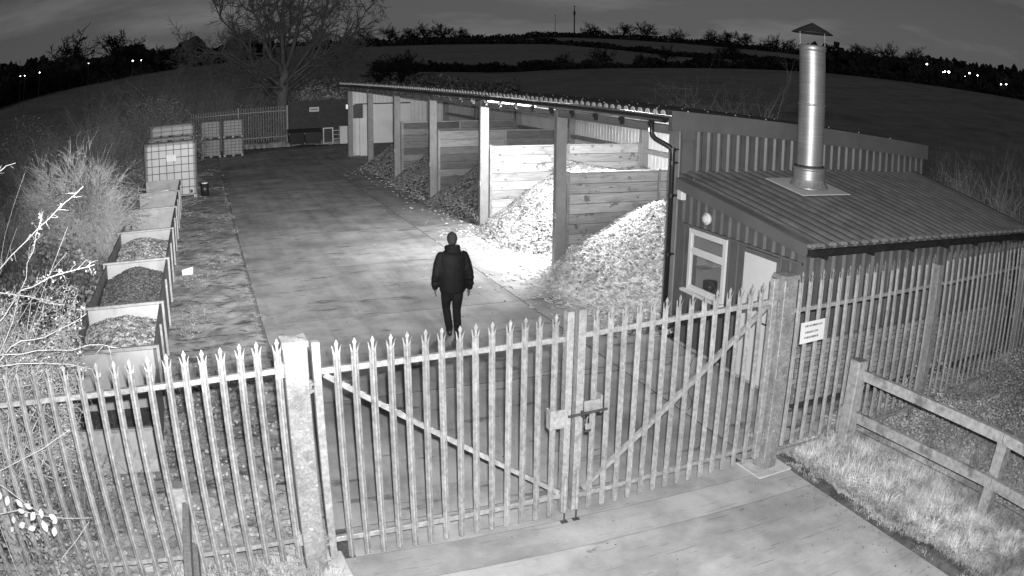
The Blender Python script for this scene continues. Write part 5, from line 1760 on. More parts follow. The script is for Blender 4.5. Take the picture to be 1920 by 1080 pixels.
# the great bare oak
rg = np.random.default_rng(42)
oak = empty('oak_tree', (4.75, 49.0, 0), 0, 'great bare spreading oak standing behind the far end of the yard', 'tree')
tr_ = MB().mat(M['bark'])
tr_.smooth = True
tr_.tube([(-0.35, 0, -0.2), (-0.30, 0, 0.5), (-0.28, 0, 1.6), (-0.2, 0, 2.8), (-0.1, 0, 3.7), (0, 0, 4.6)], [0.62, 0.46, 0.40, 0.38, 0.36, 0.26], 14)
tr_.build('trunk', oak)
out = []
limbs = [((-5.6, -1.0, 6.6), 2.6, 0.22), ((-4.6, 1.0, 9.6), 3.4, 0.26), ((-2.6, -1, 11.6), 4.0, 0.28), ((-0.4, 0.5, 12.6), 4.4, 0.30), ((1.8, -0.6, 12.2), 4.4, 0.28), ((4.2, 0.8, 10.8), 3.8, 0.26), ((5.8, -0.8, 8.4), 3.0, 0.24), ((5.2, 0.5, 5.8), 3.2, 0.18),
         ((-5.4, 0.5, 4.4), 2.6, 0.16), ((-3.4, -2.6, 7.6), 3.0, 0.2), ((3.0, -2.8, 8.6), 3.4, 0.2), ((0.8, 3.0, 10.5), 4.2, 0.22), ((-1.4, 2.5, 9.6), 4.0, 0.2)]
for tgt, z0, r in limbs:
    p = np.array([-0.15, 0, z0]); t_ = np.array(tgt) * (1.08 if tgt[0] < 0 else 0.92, 1, 1)
    d = t_ - p; L = np.linalg.norm(d); d0 = d / L
    pts = [p]
    ns = 7
    for i in range(ns):
        f = (i + 1) / ns
        # rise first, then spread, with a wandering line
        q = p + d * f + np.array([0, 0, -0.9 * math.sin(PI * f) * (1 if tgt[2] > 7 else -0.6)]) + rg.normal(0, 0.16, 3) * (1 if i < ns - 1 else 0)
        pts.append(q)
    for i in range(ns):
        ra, rb = 0.78 * r * (1 - 0.85 * i / ns), 0.78 * r * (1 - 0.85 * (i + 1) / ns)
        out.append((*pts[i], *pts[i + 1], ra, rb))
    for i in range(3, ns + 1):
        for k in range(3):
            dd = pts[i] - pts[i - 1]; dd /= np.linalg.norm(dd)
            nd = dd + rg.normal(0, 0.65, 3) + np.array([0, 0, 0.15]); nd /= np.linalg.norm(nd)
            grow(out, pts[i], nd, rg.uniform(1.3, 2.3), r * (1 - 0.85 * i / ns) * 0.55 + 0.02, 3, 0.62, rg, 4, (3, 4), 0.2, 0.02, 0.3, (0.45, 0.72))
seg_ = np.array(out)
seg_[:, 6:] = np.maximum(seg_[:, 6:], 0.011)
link('crown', segs_mesh('crown', seg_, M['twig_oak'], 4), oak)

n = 6000
P_ = np.stack([rg.uniform(5.6, 12, n), rg.uniform(46, 50, n), rg.uniform(0, 1, n) * 3.0 + 0.5 * np.sin(rg.uniform(0, 6, n))], 1)
tag(leaf_cloud('tall_grass', P_, 0.16, M['leaf_pale']), 'pale tall weeds rising over the top of the dark brick wall', 'weeds', kind='stuff')

# shrubs behind the barn roof and behind the small building
SG = 'bare shrubs behind the buildings'
for i, (x, y, z, R_, H, st, lb) in enumerate([
    (15.0, 18.0, 0, 0.8, 3.0, 14, 'bare shrub tips just over the barn roof, farthest from the flue'),
    (15.2, 15.6, 0, 0.8, 3.3, 14, 'bare shrub tips over the middle of the near barn roof'),
    (15.1, 13.4, 0, 0.7, 3.0, 12, 'bare shrub tips over the barn roof, close to the flue'),
    (15.6, 6.6, 0, 1.0, 2.5, 20, 'bare shrub rising beside the end of the barn gable'),
    (17.4, 6.2, 0, 1.2, 2.5, 22, 'bare shrub beyond the low roof, second from the gable'),
    (19.4, 5.6, 0, 1.3, 2.5, 22, 'bare shrub beyond the low roof, farthest from the gable'),
    (17.0, 3.4, 0, 1.1, 1.8, 20, 'lower bare shrub beyond the corner of the low roof')]):
    twig_bush((x, y, z), R_, H, st, 300 + i, M['twig_bright'], lb, group=SG, r0=0.024, depth=3, spread=0.75, kids=(3, 5))
n = 9000
xs = rg.uniform(13.6, 21, n); ys = rg.uniform(2.0, 9, n)
zs = (0.9 + 0.5 * vnoise(xs, ys, 1.2, 91)) * rg.uniform(0, 1, n) ** 0.7
tag(leaf_cloud('thicket', np.stack([xs, ys, np.maximum(zs, 0.02)], 1), 0.13, M['leaf_pale']), 'low dark thicket on the field edge beyond the small building', 'thicket', kind='stuff')

# scrub on the near side of the far fence stretch
for i, (x, y, R_, H, st, m_, lb) in enumerate([
    (10.4, -0.6, 0.6, 1.2, 20, 'twig', 'pale twiggy weed clump against the far stretch of palisade'),
    (11.6, -0.2, 0.6, 1.3, 20, 'twig', 'taller twiggy weed clump at the end of the far palisade stretch'),
    (9.4, -1.2, 0.5, 0.7, 14, 'twig_dark', 'low dark bramble clump behind the top wooden rail'),
    (7.6, -1.0, 0.35, 0.5, 10, 'twig', 'small weed clump between the wooden rail and the palisade')]):
    twig_bush((x, y, 0), R_, H, st, 400 + i, M[m_], lb, group='weed clumps by the palisade fence', r0=0.008, depth=3, spread=0.6)
n = 60000
xs = rg.uniform(6.3, 14.3, n); ys = rg.uniform(-5.4, 0.9, n)
hh = np.clip(0.27 + 0.20 * vnoise(xs, ys, 2.2, 55) + 0.10 * vnoise(xs, ys, 6.5, 56), 0.03, 0.6) * np.clip((xs - 6.0) / 1.8, 0.3, 1.3)
tag(leaf_cloud('ground_cover', np.stack([xs, ys, 0.03 + hh * rg.uniform(0, 1, n) ** 0.5], 1), 0.048, M['leaf_pale'], aspect=0.45), 'leafy ground cover and bramble behind the wooden rails', 'ground cover', kind='stuff')
n = 5200
xs = rg.uniform(6.4, 14, n); ys = rg.uniform(-5.2, 0.9, n)
sgm = shoots(np.stack([xs, ys, np.full(n, 0.03)], 1), np.stack([rg.normal(0, .6, n), rg.normal(0, .6, n), np.ones(n)], 1), rg.uniform(0.2, 0.8, n), 0.0035, rg, 0.3, 4)
tag(link('dead_stems', segs_mesh('dead_stems', sgm, M['twig'])), 'dead stems and fallen twigs behind the wooden rails', 'stems', kind='stuff')


# grass: bent blades in tufts
def grass(name, label, centers, per, spread, hgt, m_, seed, wid=0.0035, lean=0.9):
    rg = np.random.default_rng(seed)
    c_ = np.asarray(centers, float)
    nt_ = len(c_)
    n = nt_ * per
    ci = np.repeat(np.arange(nt_), per)
    a = rg.uniform(0, 2 * PI, n)
    q = rg.uniform(0, 1, n) ** 0.7 * spread
    hs_ = hgt * (c_[ci, 3] if c_.shape[1] > 3 else 1.0) * rg.uniform(0.5, 1.2, n)
    bx, by = c_[ci, 0] + np.cos(a) * q, c_[ci, 1] + np.sin(a) * q
    bz = c_[ci, 2]
    a2 = a + rg.normal(0, 0.7, n)
    ln = rg.uniform(0.15, lean, n)
    dx, dy = np.cos(a2), np.sin(a2)
    px_, py_ = -dy, dx
    V = np.zeros((n, 5, 3))
    for k, (f, w_) in enumerate(((0, 1.0), (0.55, 0.8))):
        off = ln * hs_ * f * f
        for s_, j in ((-1, 0), (1, 1)):
            V[:, 2 * k + j, 0] = bx + dx * off + px_ * wid * w_ * s_
            V[:, 2 * k + j, 1] = by + dy * off + py_ * wid * w_ * s_
            V[:, 2 * k + j, 2] = bz + hs_ * f * (1 - 0.25 * ln * f)
    V[:, 4, 0] = bx + dx * ln * hs_
    V[:, 4, 1] = by + dy * ln * hs_
    V[:, 4, 2] = bz + hs_ * (1 - 0.45 * ln)
    bf = np.array([(0, 1, 3), (0, 3, 2), (2, 3, 4)])
    F_ = bf[None] + (np.arange(n) * 5)[:, None, None]
    return tag(link(name, npmesh(name, V.reshape(-1, 3), F_.reshape(-1, 3), m_)), label, 'grass', kind='stuff')


def tufts(x0, x1, y0, y1, n, seed, thr=-0.4, z=0.01, sc_=2.0):
    rg = np.random.default_rng(seed)
    xs = rg.uniform(x0, x1, n); ys = rg.uniform(y0, y1, n)
    v = vnoise(xs, ys, sc_, seed + 1)
    k = v > thr
    return np.stack([xs[k], ys[k], np.full(k.sum(), z), np.clip(0.55 + 0.5 * (v[k] - thr), 0.4, 1.3)], 1)


grass('grass', 'pale dry grass tufts between the drive and the wooden rail fence', tufts(5.24, 6.7, -5.4, 0.34, 3400, 61, -0.9, 0.03), 28, 0.06, 0.15, M['grass'], 1)
big = tufts(5.30, 6.15, -5.4, 0.30, 420, 161, -0.6, 0.03, 1.5)
big[:, 3] = np.random.default_rng(3).uniform(0.5, 1.35, len(big))
grass('grass', 'ragged low tufts and moss straggling over the dark soil strip', tufts(5.08, 5.32, -5.4, 0.36, 420, 171, -0.2, 0.03, 6), 16, 0.05, 0.06, M['moss'], 12, wid=0.004, lean=1.5)
grass('grass', 'long bleached grass clumps leaning over between the drive and the rails', big, 90, 0.09, 0.20, M['grass_pale'], 11, wid=0.0035, lean=1.3)
grass('grass', 'shorter grass behind the wooden rails', tufts(6.5, 10.5, -5.3, 0.5, 2600, 63, -0.1, 0.03), 18, 0.07, 0.16, M['grass'], 2)
grass('grass', 'dry grass along the foot of the bright palisade fence', np.concatenate([tufts(-3.9, -0.3, -1.3, 0.1, 1100, 65, -0.2), tufts(-0.62, -0.14, -1.2, -0.25, 160, 66, -1.0)]), 26, 0.05, 0.17, M['grass'], 3)
grass('grass', 'sparse grass and moss tufts on the verge beside the troughs', tufts(-1.85, -0.15, 0.4, 34, 4200, 67, 0.0, 0.0, 2.4), 12, 0.07, 0.035, M['moss'], 4, wid=0.005, lean=1.6)
grass('grass', 'rough grass along the bottom of the far fence and brick wall', tufts(-2.0, 8.0, 42.4, 43.7, 500, 69, -0.6), 16, 0.12, 0.3, M['grass'], 6, wid=0.012)
e_ = tufts(-0.20, -0.04, 0.7, 34, 900, 71, 0.1, 0.0, 5)
grass('grass', 'moss and grass fringe creeping over the ragged concrete edge', e_, 7, 0.06, 0.02, M['moss'], 7, wid=0.005, lean=1.5)

# fine cracks and worn grooves cut in the slabs, drawn as thin dark fissures just above the surface
ck = MB().mat(M['soil'])
rgk = np.random.default_rng(31)
for (x, y, n_, ang) in [(2.6, 5.0, 12, .3), (0.8, 8.6, 10, .1), (4.3, 9.2, 9, -.2), (2.0, 13.0, 14, .15), (3.4, 17.2, 12, .05), (1.0, 18.6, 10, .0), (5.3, 6.9, 10, .9), (5.7, 3.3, 10, .7), (4.9, 2.0, 12, .5), (2.2, 21.4, 14, .1)]:
    p = Vector((x, y, 0.0012))
    a = ang
    for k in range(n_):
        a += rgk.normal(0, .35)
        a = ang + (a - ang) * .8
        q = p + Vector((math.cos(a), math.sin(a), 0)) * rgk.uniform(.05, .14)
        w0 = rgk.uniform(.002, .007)
        nrm = Vector((-math.sin(a), math.cos(a), 0)) * w0
        ck.add([p - nrm, q - nrm, q + nrm, p + nrm], [(0, 1, 2, 3)])
        p = q
tag(ck.build('cracks', yard), kind='stuff')

# litter on the concrete and soil: leaves and crumbs
n = 1240
xs = np.concatenate([rng.uniform(-0.05, 5.0, 90), rng.normal(5.3, 0.35, 900), rng.uniform(-1.5, 6, 250)])
ys = np.concatenate([rng.uniform(-5, 0.6, 90), rng.uniform(-5, 0.5, 900), rng.uniform(0.7, 11, 250)])
tag(leaf_cloud('fallen_leaves', np.stack([xs, ys, np.full(n, 0.012)], 1), 0.028, M['twig_dark']), 'small dead leaves and crumbs scattered over the concrete', 'leaf litter', kind='stuff')

n = 900
xs = rng.uniform(-3.2, -0.15, n); ys = rng.uniform(-1.2, 4.5, n)
aa = rng.uniform(0, 2 * PI, n)
sgm = shoots(np.stack([xs, ys, np.full(n, 0.03)], 1), np.stack([np.cos(aa), np.sin(aa), rng.normal(0, 0.12, n)], 1), rng.uniform(0.08, 0.4, n), 0.004, rng, 0.25, 3)
tag(link('twig_litter', segs_mesh('twig_litter', sgm, M['twig_dark'])), 'dark fallen twigs lying behind and under the bright palisade', 'twigs', kind='stuff')
n = 2600
xs = rng.uniform(-3.3, -0.15, n); ys = rng.uniform(-1.2, 5.0, n)
tag(leaf_cloud('fallen_leaves', np.stack([xs, ys, rng.uniform(0.01, 0.05, n)], 1), 0.055, M['leaf_pale'], aspect=0.7), 'pale dead leaves lying on the soil behind the bright palisade', 'leaf litter', kind='stuff')

# foreground hawthorn reaching in from the side
rg = np.random.default_rng(9)
BR = [[[-3.14, 0.31, 2.27], [-2.94, 0.32, 2.53], [-2.8, 0.33, 2.8], [-2.71, 0.33, 3.01], [-2.59, 0.34, 3.24], [-2.5, 0.34, 3.43]],
      [[-3.07, 0.23, 2.97], [-3.0, 0.24, 3.01], [-2.67, 0.25, 3.22], [-2.43, 0.26, 3.37], [-2.14, 0.28, 3.55], [-2.07, 0.28, 3.6]],
      [[-2.77, 0.17, 2.82], [-2.45, 0.18, 2.9], [-2.14, 0.2, 2.94], [-2.0, 0.2, 2.96]],
      [[-3.04, 0.08, 2.85], [-2.98, 0.08, 2.84], [-2.64, 0.09, 2.77], [-2.31, 0.11, 2.67]],
      [[-2.92, 0.0, 2.39], [-2.68, 0.01, 2.43], [-2.45, 0.02, 2.47], [-2.26, 0.03, 2.53], [-2.1, 0.04, 2.6]],
      [[-3.1, -0.09, 2.35], [-2.8, -0.07, 2.34], [-2.46, -0.06, 2.35], [-2.1, -0.04, 2.36], [-1.85, -0.03, 2.31]],
      [[-3.09, -0.17, 2.28], [-2.55, -0.14, 2.27], [-2.09, -0.12, 2.18]],
      [[-2.91, -0.24, 3.86], [-2.79, -0.23, 3.88], [-2.63, -0.23, 3.92]]]
haw = empty('hawthorn', (-3.6, 0.6, 0), 0, 'brightly lit hawthorn branches with buds reaching over the palisade points', 'shrub')
out = []
buds = []
hw = np.array([-3.6, 0.6, 0])
for bi, br in enumerate(BR):
    pts = [np.array(p) - hw for p in br]
    # carry each branch back to the shrub's own stem outside the view
    pts = [pts[0] + (pts[0] - pts[1]) * 1.2 + np.array([-0.15, 0, -0.3])] + pts
    nn = len(pts) - 1
    for i in range(nn):
        ra = 0.013 * (1 - 0.75 * i / nn); rb = 0.013 * (1 - 0.75 * (i + 1) / nn)
        mid = (pts[i] + pts[i + 1]) / 2 + rg.normal(0, 0.012, 3)
        out += [(*pts[i], *mid, ra, (ra + rb) / 2), (*mid, *pts[i + 1], (ra + rb) / 2, rb)]
        L = np.linalg.norm(pts[i + 1] - pts[i])
        for k in range(int(L / 0.045)):
            f = rg.uniform(0, 1)
            b0 = pts[i] * (1 - f) + pts[i + 1] * f
            nd = (pts[i + 1] - pts[i]) / L * 0.5 + rg.normal(0, 0.6, 3); nd /= np.linalg.norm(nd)
            ln = rg.uniform(0.03, 0.13)
            grow(out, b0, nd, ln, 0.0035, 1 if rg.uniform() < .3 else 0, 0.7, rg, 2, (1, 2), 0.2)
            if rg.uniform() < (0.65 if bi in (0, 2, 4) else 0.35):
                for q in range(int(rg.integers(3, 8))):
                    buds.append(b0 + nd * ln * rg.uniform(0.5, 1.0) + rg.normal(0, 0.014, 3))
# dense twiggy mass low at the frame edge
for k in range(150):
    b0 = np.array([rg.uniform(-3.7, -2.75), rg.uniform(-0.1, 0.9), rg.uniform(0.8, 2.35)]) - hw
    nd = np.array([rg.uniform(0.0, 1.0), rg.normal(0, .4), rg.uniform(-0.2, .8)]); nd /= np.linalg.norm(nd)
    grow(out, b0, nd, rg.uniform(0.3, 0.6), 0.006, 2, 0.6, rg, 4, (2, 4), 0.22)
    for q in range(5):
        buds.append(b0 + nd * rg.uniform(0.1, 0.5) + rg.normal(0, 0.09, 3))
for k in range(9):
    z = 0
    p = np.array([rg.normal(0, .1), rg.normal(0, .15), 0.0])
    grow(out, p, np.array([0.1 * rg.normal(), 0.1 * rg.normal(), 1.0]), 2.4, 0.02, 1, 0.4, rg, 6, (3, 5), 0.1)
link('branches', segs_mesh('branches', out, M['twig_bright']), haw)
leaf_cloud('buds', np.array(buds), 0.022, M['leaf'], haw, 0.8)['kind'] = 'stuff'
n = 15000
cx_ = rg.uniform(-3.9, -2.45, n); cz_ = rg.uniform(0.3, 2.5, n)
keep = (vnoise(cx_, cz_, 4.0, 12) > -0.25) & (cx_ < -2.35 - 0.28 * np.abs(cz_ - 2.1))
cx_, cz_ = cx_[keep], cz_[keep]
leaf_cloud('small_leaves', np.stack([cx_ + 3.6, rg.uniform(-0.25, 1.1, len(cx_)), cz_], 1), 0.030, M['leaf'], haw, 0.4)['kind'] = 'stuff'
sp_i = rg.integers(0, len(cx_), 5000)
fsh = shoots(np.stack([cx_[sp_i] + 3.6, rg.uniform(-0.25, 1.0, 5000), cz_[sp_i]], 1), np.stack([rg.normal(.5, .5, 5000), rg.normal(0, .5, 5000), rg.normal(0.2, .5, 5000)], 1), rg.uniform(.04, .16, 5000), 0.003, rg, 0.3, 2)
link('fine_twigs', segs_mesh('fine_twigs', fsh, M['twig_bright']), haw)['kind'] = 'stuff'

# mid-tone brambles low at the frame edge, in front of and behind the palisade
out = []
for k in range(120):
    b0 = np.array([rg.uniform(-3.9, -2.4), rg.uniform(-0.8, 1.5), rg.uniform(0, 0.5)])
    b0[0] = min(b0[0], -2.5 + 0.4 * rg.uniform())
    nd = np.array([rg.uniform(-0.2, 0.7), rg.normal(0, .3), rg.uniform(0.2, 1.0)]); nd /= np.linalg.norm(nd)
    grow(out, b0, nd, rg.uniform(0.4, 0.9), 0.005, 2, 0.55, rg, 4, (2, 4), 0.2)
tag(link('bramble', segs_mesh('bramble', out, M['twig_mid'])), 'tangled grey bramble stems low around the foot of the bright palisade', 'bramble')
n = 9000
xs = rg.uniform(-4.2, -2.45, n); ys = rg.uniform(-0.7, 2.6, n)
zs = rg.uniform(0, 1, n) ** 0.8 * np.clip((-2.35 - xs) * 1.3, 0.1, 1.7)
tag(leaf_cloud('bramble_foliage', np.stack([xs, ys, zs], 1), 0.05, M['leaf_mid'], aspect=0.7), 'small grey bramble foliage filling the corner by the palisade', 'foliage', kind='stuff')
# arching stems
bl2 = empty('leafy_bramble', (-3.3, -0.8, 0), 0, 'bramble spray with large bright leaves in front of the palisade', 'bramble')
arch = [[(-3.3, -.80, 1.2), (-3.03, -.74, 1.22), (-2.8, -.72, 1.16), (-2.55, -.70, 1.12), (-2.3, -.66, 1.1)], [(-3.3, -.75, 1.55), (-3.1, -.74, 1.42), (-2.95, -.74, 1.30), (-2.8, -.72, 1.18)],
        [(-2.9, -.7, .1), (-2.88, -.5, .52), (-2.6, -.4, .72), (-2.42, -.3, .86)], [(-3.3, -.4, 1.40), (-2.71, -.3, 1.58), (-2.39, -.28, 1.73)], [(-3.2, -.8, 0), (-3.3, -.8, .6), (-3.3, -.8, 1.2), (-3.3, -.75, 1.55)]]
out = []
for pl in arch:
    for i in range(len(pl) - 1):
        out.append((*(np.array(pl[i]) - (-3.3, -.8, 0)), *(np.array(pl[i + 1]) - (-3.3, -.8, 0)), 0.005 * (1 - .15 * i), 0.005 * (1 - .15 * (i + 1))))
link('stem', segs_mesh('stem', out, M['twig_bright'], 5), bl2)['kind'] = 'stuff'
prof = [(0, 0), (.25, .22), (.5, .30), (.75, .22), (1.0, 0)]
leafms = []
for v in range(5):
    lm = MB().mat(M['leaf'])
    lm.smooth = True
    an = [-2.3, -1.7, -1.1, -0.4, -2.9][v]
    ca, sa = math.cos(an), math.sin(an)
    vv = []
    for (t_, w_) in prof:
        for (x, y, z) in ((t_, -w_, .05 * math.sin(t_ * 6)), (t_, 0, -.04), (t_, w_, .05 * math.cos(t_ * 5))):
            vv.append((x * ca - y * sa, x * sa + y * ca, z))
    lm.add(vv, [f for i in range(4) for f in ((3 * i, 3 * i + 3, 3 * i + 4, 3 * i + 1), (3 * i + 1, 3 * i + 4, 3 * i + 5, 3 * i + 2))])
    leafms.append(lm.mesh('leaf'))
for q, (x, y, z) in enumerate([(-3.17, -.76, 1.40), (-3.10, -.75, 1.36), (-3.02, -.75, 1.33), (-2.95, -.74, 1.28), (-2.93, -.76, 1.20), (-3.0, -.75, 1.10), (-2.86, -.73, 1.20), (-2.80, -.75, 1.13), (-2.72, -.73, 1.17), (-2.64, -.72, 1.13), (-2.70, -.72, 1.05), (-3.12, -.74, 1.16), (-3.2, -.75, 1.25), (-3.05, -.74, 1.22), (-2.9, -.75, 1.06), (-3.16, -.74, 1.05), (-2.78, -.74, 1.24)]):
    s_ = rg.uniform(.065, .11)
    link('leaf', leafms[q % 5], bl2, (x + 3.3, y + .8, z), (rg.uniform(.7, 1.2), rg.uniform(-.4, .4), rg.uniform(-.5, .5)), (s_, s_, s_))

# ================================================================ far country: hedges, ridge trees, masts, lights
def hedge(name, label, line, h, w_, n, size, m_, seed, hv=0.5):
    rg = np.random.default_rng(seed)
    A = np.array(line, float)
    k = rg.uniform(0, len(A) - 1, n)
    i = np.minimum(k.astype(int), len(A) - 2)
    f = k - i
    a_ = A[i, 0] * (1 - f) + A[i + 1, 0] * f
    r_ = A[i, 1] * (1 - f) + A[i + 1, 1] * f + rg.uniform(-.5, .5, n) * w_
    x = CAMP[0] + r_ * np.sin(np.radians(a_)); y = CAMP[1] + r_ * np.cos(np.radians(a_))
    q = a_ * r_ / 60
    hh = h * (1 + hv * vnoise(q * 0.9, r_ * 0 + seed, 0.5, seed) + hv * 0.5 * vnoise(q * 3.0, r_ * 0, 0.8, seed + 3))
    z = terrain_z(x, y) + np.clip(hh, 0.3 * h, 4 * h) * rg.uniform(-0.1, 1, n)
    o = leaf_cloud(name, np.stack([x, y, z], 1), size, m_, aspect=0.9)
    return tag(o, label, 'hedge', kind='stuff')


azs = lambda a, b_, n: np.linspace(a, b_, n)
hedge('hedge', 'dark hedge along the top edge of the near field', [(a, 163) for a in azs(12, 62, 30)], 1.3, 5, 8000, 0.9, M['hedge_far'], 501, 0.7)
hedge('hedge', 'hedge dividing the two middle fields', [(a, 333) for a in azs(8, 62, 30)], 1.5, 7, 7000, 1.8, M['hedge_far'], 502, 0.5)
hedge('hedge', 'thin hedge below the ridge', [(a, 452) for a in azs(15, 50, 26)], 1.5, 6, 4500, 1.7, M['hedge_far'], 503, 0.5)
hedge('ridge_wood', 'belt of wood along the skyline ridge', [(a, 603) for a in azs(-20, 64, 40)], 2.8, 12, 15000, 1.7, M['hedge_far'], 504, 0.55)
hedge('dark_wood', 'dark wood filling the slope beyond the bush at the far left of the view', [(a, r_) for a, r_ in zip(azs(-20, 5, 20), azs(175, 300, 20))], 5.5, 60, 16000, 2.6, M['hedge_far'], 505, 0.35)
hedge('dark_wood', 'dark belt of trees around the far lights on the right slope', [(a, r_) for a, r_ in zip(azs(42, 62, 20), azs(230, 200, 20))], 4.5, 40, 12000, 2.2, M['hedge_far'], 506, 0.4)
hedge('scrub', 'dim scrub along the field edge behind the barn', [(a, 110) for a in azs(4, 22, 20)], 1.1, 14, 7000, 0.5, M['leaf_mid'], 507, 0.6)
hedge('scrub', 'taller scrub and small trees behind the far end of the barn', [(a, 80) for a in azs(6, 20, 20)], 1.1, 12, 7000, 0.4, M['leaf_mid'], 508, 0.6)

rg = np.random.default_rng(77)
protos = []
for v in range(4):
    out = [(0, 0, -2, 0, 0, 2.2, .3, .22)]
    for k in range(12):
        a = rg.uniform(0, 2 * PI)
        q = rg.uniform(0.2, 1.0)
        d = np.array([math.cos(a) * q, math.sin(a) * q, 0.8]); d /= np.linalg.norm(d)
        grow(out, np.array([0, 0, 1.6 + rg.uniform(0, .8)]), d, rg.uniform(2.6, 3.8), 0.15, 3, 0.6, rg, 3, (3, 4), 0.2, 0.03, 0.35)
    S_ = np.array(out); S_[:, 6:] = np.maximum(S_[:, 6:], 0.045)
    protos.append(segs_mesh('ridge_tree', S_, M['hedge_far']))
trees = [(-10.22, 260, 9), (-6.49, 330, 10.5), (-13.41, 260, 4.5), (-3.1, 600, 6), (-1.32, 600, 6), (13.09, 600, 8.5), (14.37, 600, 8), (15.57, 600, 9), (16.73, 600, 9.5), (17.9, 600, 7), (11.4, 600, 7), (10.2, 600, 6),
         (26.91, 598, 7.5), (29.03, 598, 8.5), (30.63, 598, 9.5), (32.76, 598, 7), (35.15, 598, 8), (36.27, 598, 8.5), (37.57, 598, 8.5), (39.44, 598, 8), (40.58, 598, 7), (45.62, 598, 8.5), (46.62, 598, 7.5), (47.83, 598, 10), (49.91, 598, 10), (43.9, 598, 7)]
where = ['over the far left wood', 'alone, domed, nearest the oak over the wood', 'small, at the far left skyline']
for i, (a, r_, h) in enumerate(trees):
    x, y, z = pol(a, r_)
    if r_ < 400:
        z = CAMP[2] + r_ * math.tan(math.radians({-10.22: 1.75, -6.49: 1.75, -13.41: 1.95}[a])) 
    ordn = ['first', 'second', 'third', 'fourth', 'fifth', 'sixth', 'seventh', 'eighth', 'ninth']
    if i == 0: lb = 'broad bare tree on the skyline above the dark wood, left of the oak'
    elif i == 1: lb = 'domed bare tree on the skyline, nearer the oak than its broad neighbour'
    elif i == 2: lb = 'small bare tree at the very left end of the skyline'
    elif i < 5: lb = 'bare skyline tree seen through the oak, ' + ('the one farther from its trunk' if i == 3 else 'the one nearer its trunk')
    elif i < 10: lb = 'bare skyline tree, %s beyond the oak in the row before the mast' % ordn[i - 5 + 2]
    elif i < 12: lb = 'bare skyline tree, %s beyond the oak in the row before the mast' % ordn[11 - i]
    elif i < 21: lb = 'bare skyline tree, %s to the right of the tall mast' % ordn[i - 12]
    elif i < 25: lb = 'bare skyline tree, %s after the flue, before the far lamps' % ordn[i - 20]
    else: lb = 'bare skyline tree, first after the flue, before the far lamps'
    s_ = h / 5.0
    o = link('ridge_tree', protos[i % 4], None, (x, y, z - 0.5 - 1.1 * s_), (0, 0, i * 1.3), (s_ * 1.35, s_ * 1.35, s_ * 1.12))
    tag(o, lb, 'tree', 'bare trees along the skyline')
# small hedge trees on the near field edges
for i, (a, r_, h, lb) in enumerate([(13.9, 110, 4.2, 'dark round bush tree rising over the scrub beyond the barn eaves'), (12.3, 110, 3.4, 'smaller dark bush tree beside the round one beyond the barn'), (27.6, 165, 3.4, 'gnarled small tree in the near hedge, below the thin mast'),
                                    (24.9, 165, 2.6, 'low bushy tree in the near hedge, left of the gnarled one'), (30.4, 165, 2.4, 'low bushy tree in the near hedge, right of the gnarled one'), (36.6, 200, 5.0, 'dark bushy tree in the hedge just left of the flue'), (32.0, 200, 3.5, 'dark bushy tree in the hedge between mast and flue')]):
    x, y, z = pol(a, r_)
    s_ = h / 5.6
    tag(link('hedge_tree', protos[(i + 1) % 4], None, (x, y, z - 0.3), (0, 0, i * 2.1), (s_ * 1.2, s_ * 1.2, s_)), lb, 'tree')

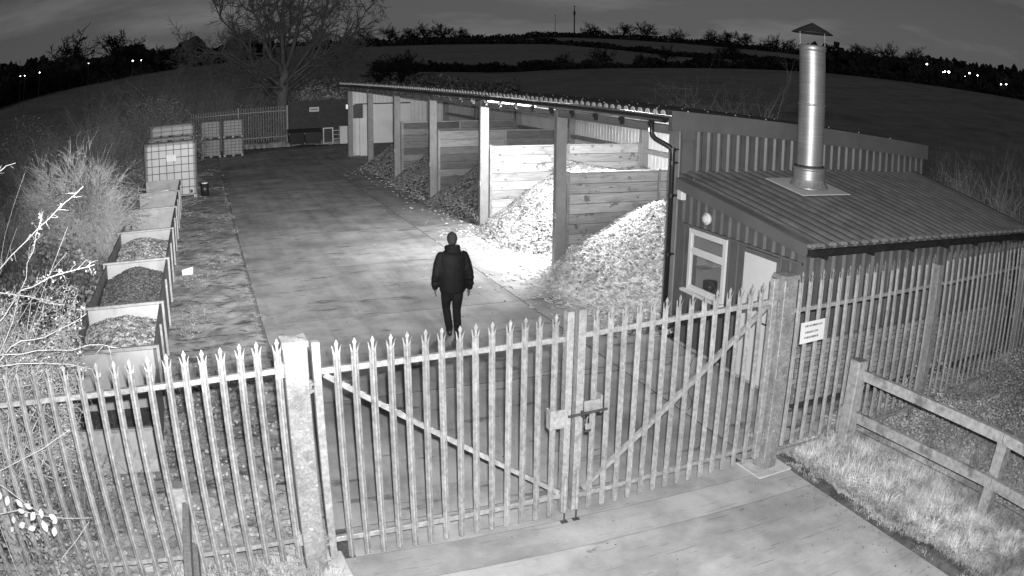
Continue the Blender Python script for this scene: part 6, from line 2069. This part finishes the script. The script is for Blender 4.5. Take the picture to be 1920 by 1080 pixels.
for (a, e0, e1, lb) in ((25.70, 2.5, 4.42, 'tall thin radio mast standing on the skyline'), (24.40, 2.5, 3.74, 'shorter faint radio mast left of the tall one')):
    x, y, z = pol(a, 590)
    ht = 590 * (math.tan(math.radians(e1)) - math.tan(math.radians(2.3)))
    o = empty('radio_mast', (x, y, z), 0, lb, 'mast')
    big = e1 > 4
    b = MB().mat(M['dark_steel']); r_ = .55 if big else .22
    b.tube([(0, 0, -1), (0, 0, ht * .75), (0, 0, ht)], [r_, r_ * .8, r_ * .3], 6); b.build('mast_pole', o)
    if big:
        b = MB().mat(M['dark_steel']); b.tube([(0, 0, ht * .70), (0, 0, ht * .82)], .85, 8); b.build('antenna_drum', o)
    b = MB().mat(M['dark_steel']); b.tube([(0, 0, ht * .97), (0, 0, ht)], .7 if big else .5, 6); b.build('top_head', o)

lights = [(-14.44, 2.1, .35), (-14.05, 2.07, .5), (-12.74, 2.08, .5), (-8.64, 2.1, .3), (-5.15, 1.83, .55), (-4.49, 1.79, .4), (50.88, 2.56, .8), (52.33, 2.26, .7), (52.65, 2.28, 1.0), (52.16, 2.18, .4), (54.38, 2.5, .7), (55.06, 2.45, .55), (57.1, 2.19, .6), (57.58, 2.28, .65), (54.0, 2.2, .25)]
for i, (a, e, r_) in enumerate(lights):
    D = 186 if i > 5 else 150
    x = CAMP[0] + D * math.sin(math.radians(a)); y = CAMP[1] + D * math.cos(math.radians(a))
    z = CAMP[2] + D * math.tan(math.radians(e))
    gz = float(terrain_z(x, y))
    r2 = r_ * D / 640
    left_ = i < 6
    lb = ['first glaring lamp from the left end of the skyline', 'second lamp from the left end, brighter of the first pair', 'third lamp from the left end of the skyline', 'small lone lamp between the broad and the domed skyline trees', 'brighter lamp of the pair beside the domed skyline tree', 'weaker lamp of the pair beside the domed skyline tree',
          'topmost lamp on the dark slope beyond the flue', 'middle lamp of the brightest far cluster', 'biggest glaring lamp of the brightest far cluster', 'faintest lamp of the brightest far cluster', 'upper lamp just past the brightest far cluster', 'lower lamp just past the brightest far cluster', 'first lamp of the last far pair at the right', 'second lamp of the last far pair at the right', 'dim low lamp between the cluster and the upper lamp'][i]
    o = empty('street_lamp', (x, y, gz), 0, lb, 'street lamp', 'tiny glaring lamps in the far dark woods')
    b = MB().mat(M['far_lamp']); blob(b, (0, 0, z - gz), (r2, r2, r2 * .8), 8, 6); b.build('lamp_head', o)
    b = MB().mat(M['dark_steel']); b.tube([(0, 0.05, -.1), (0, 0.05, z - gz - r2)], .06, 5); b.build('pole', o)
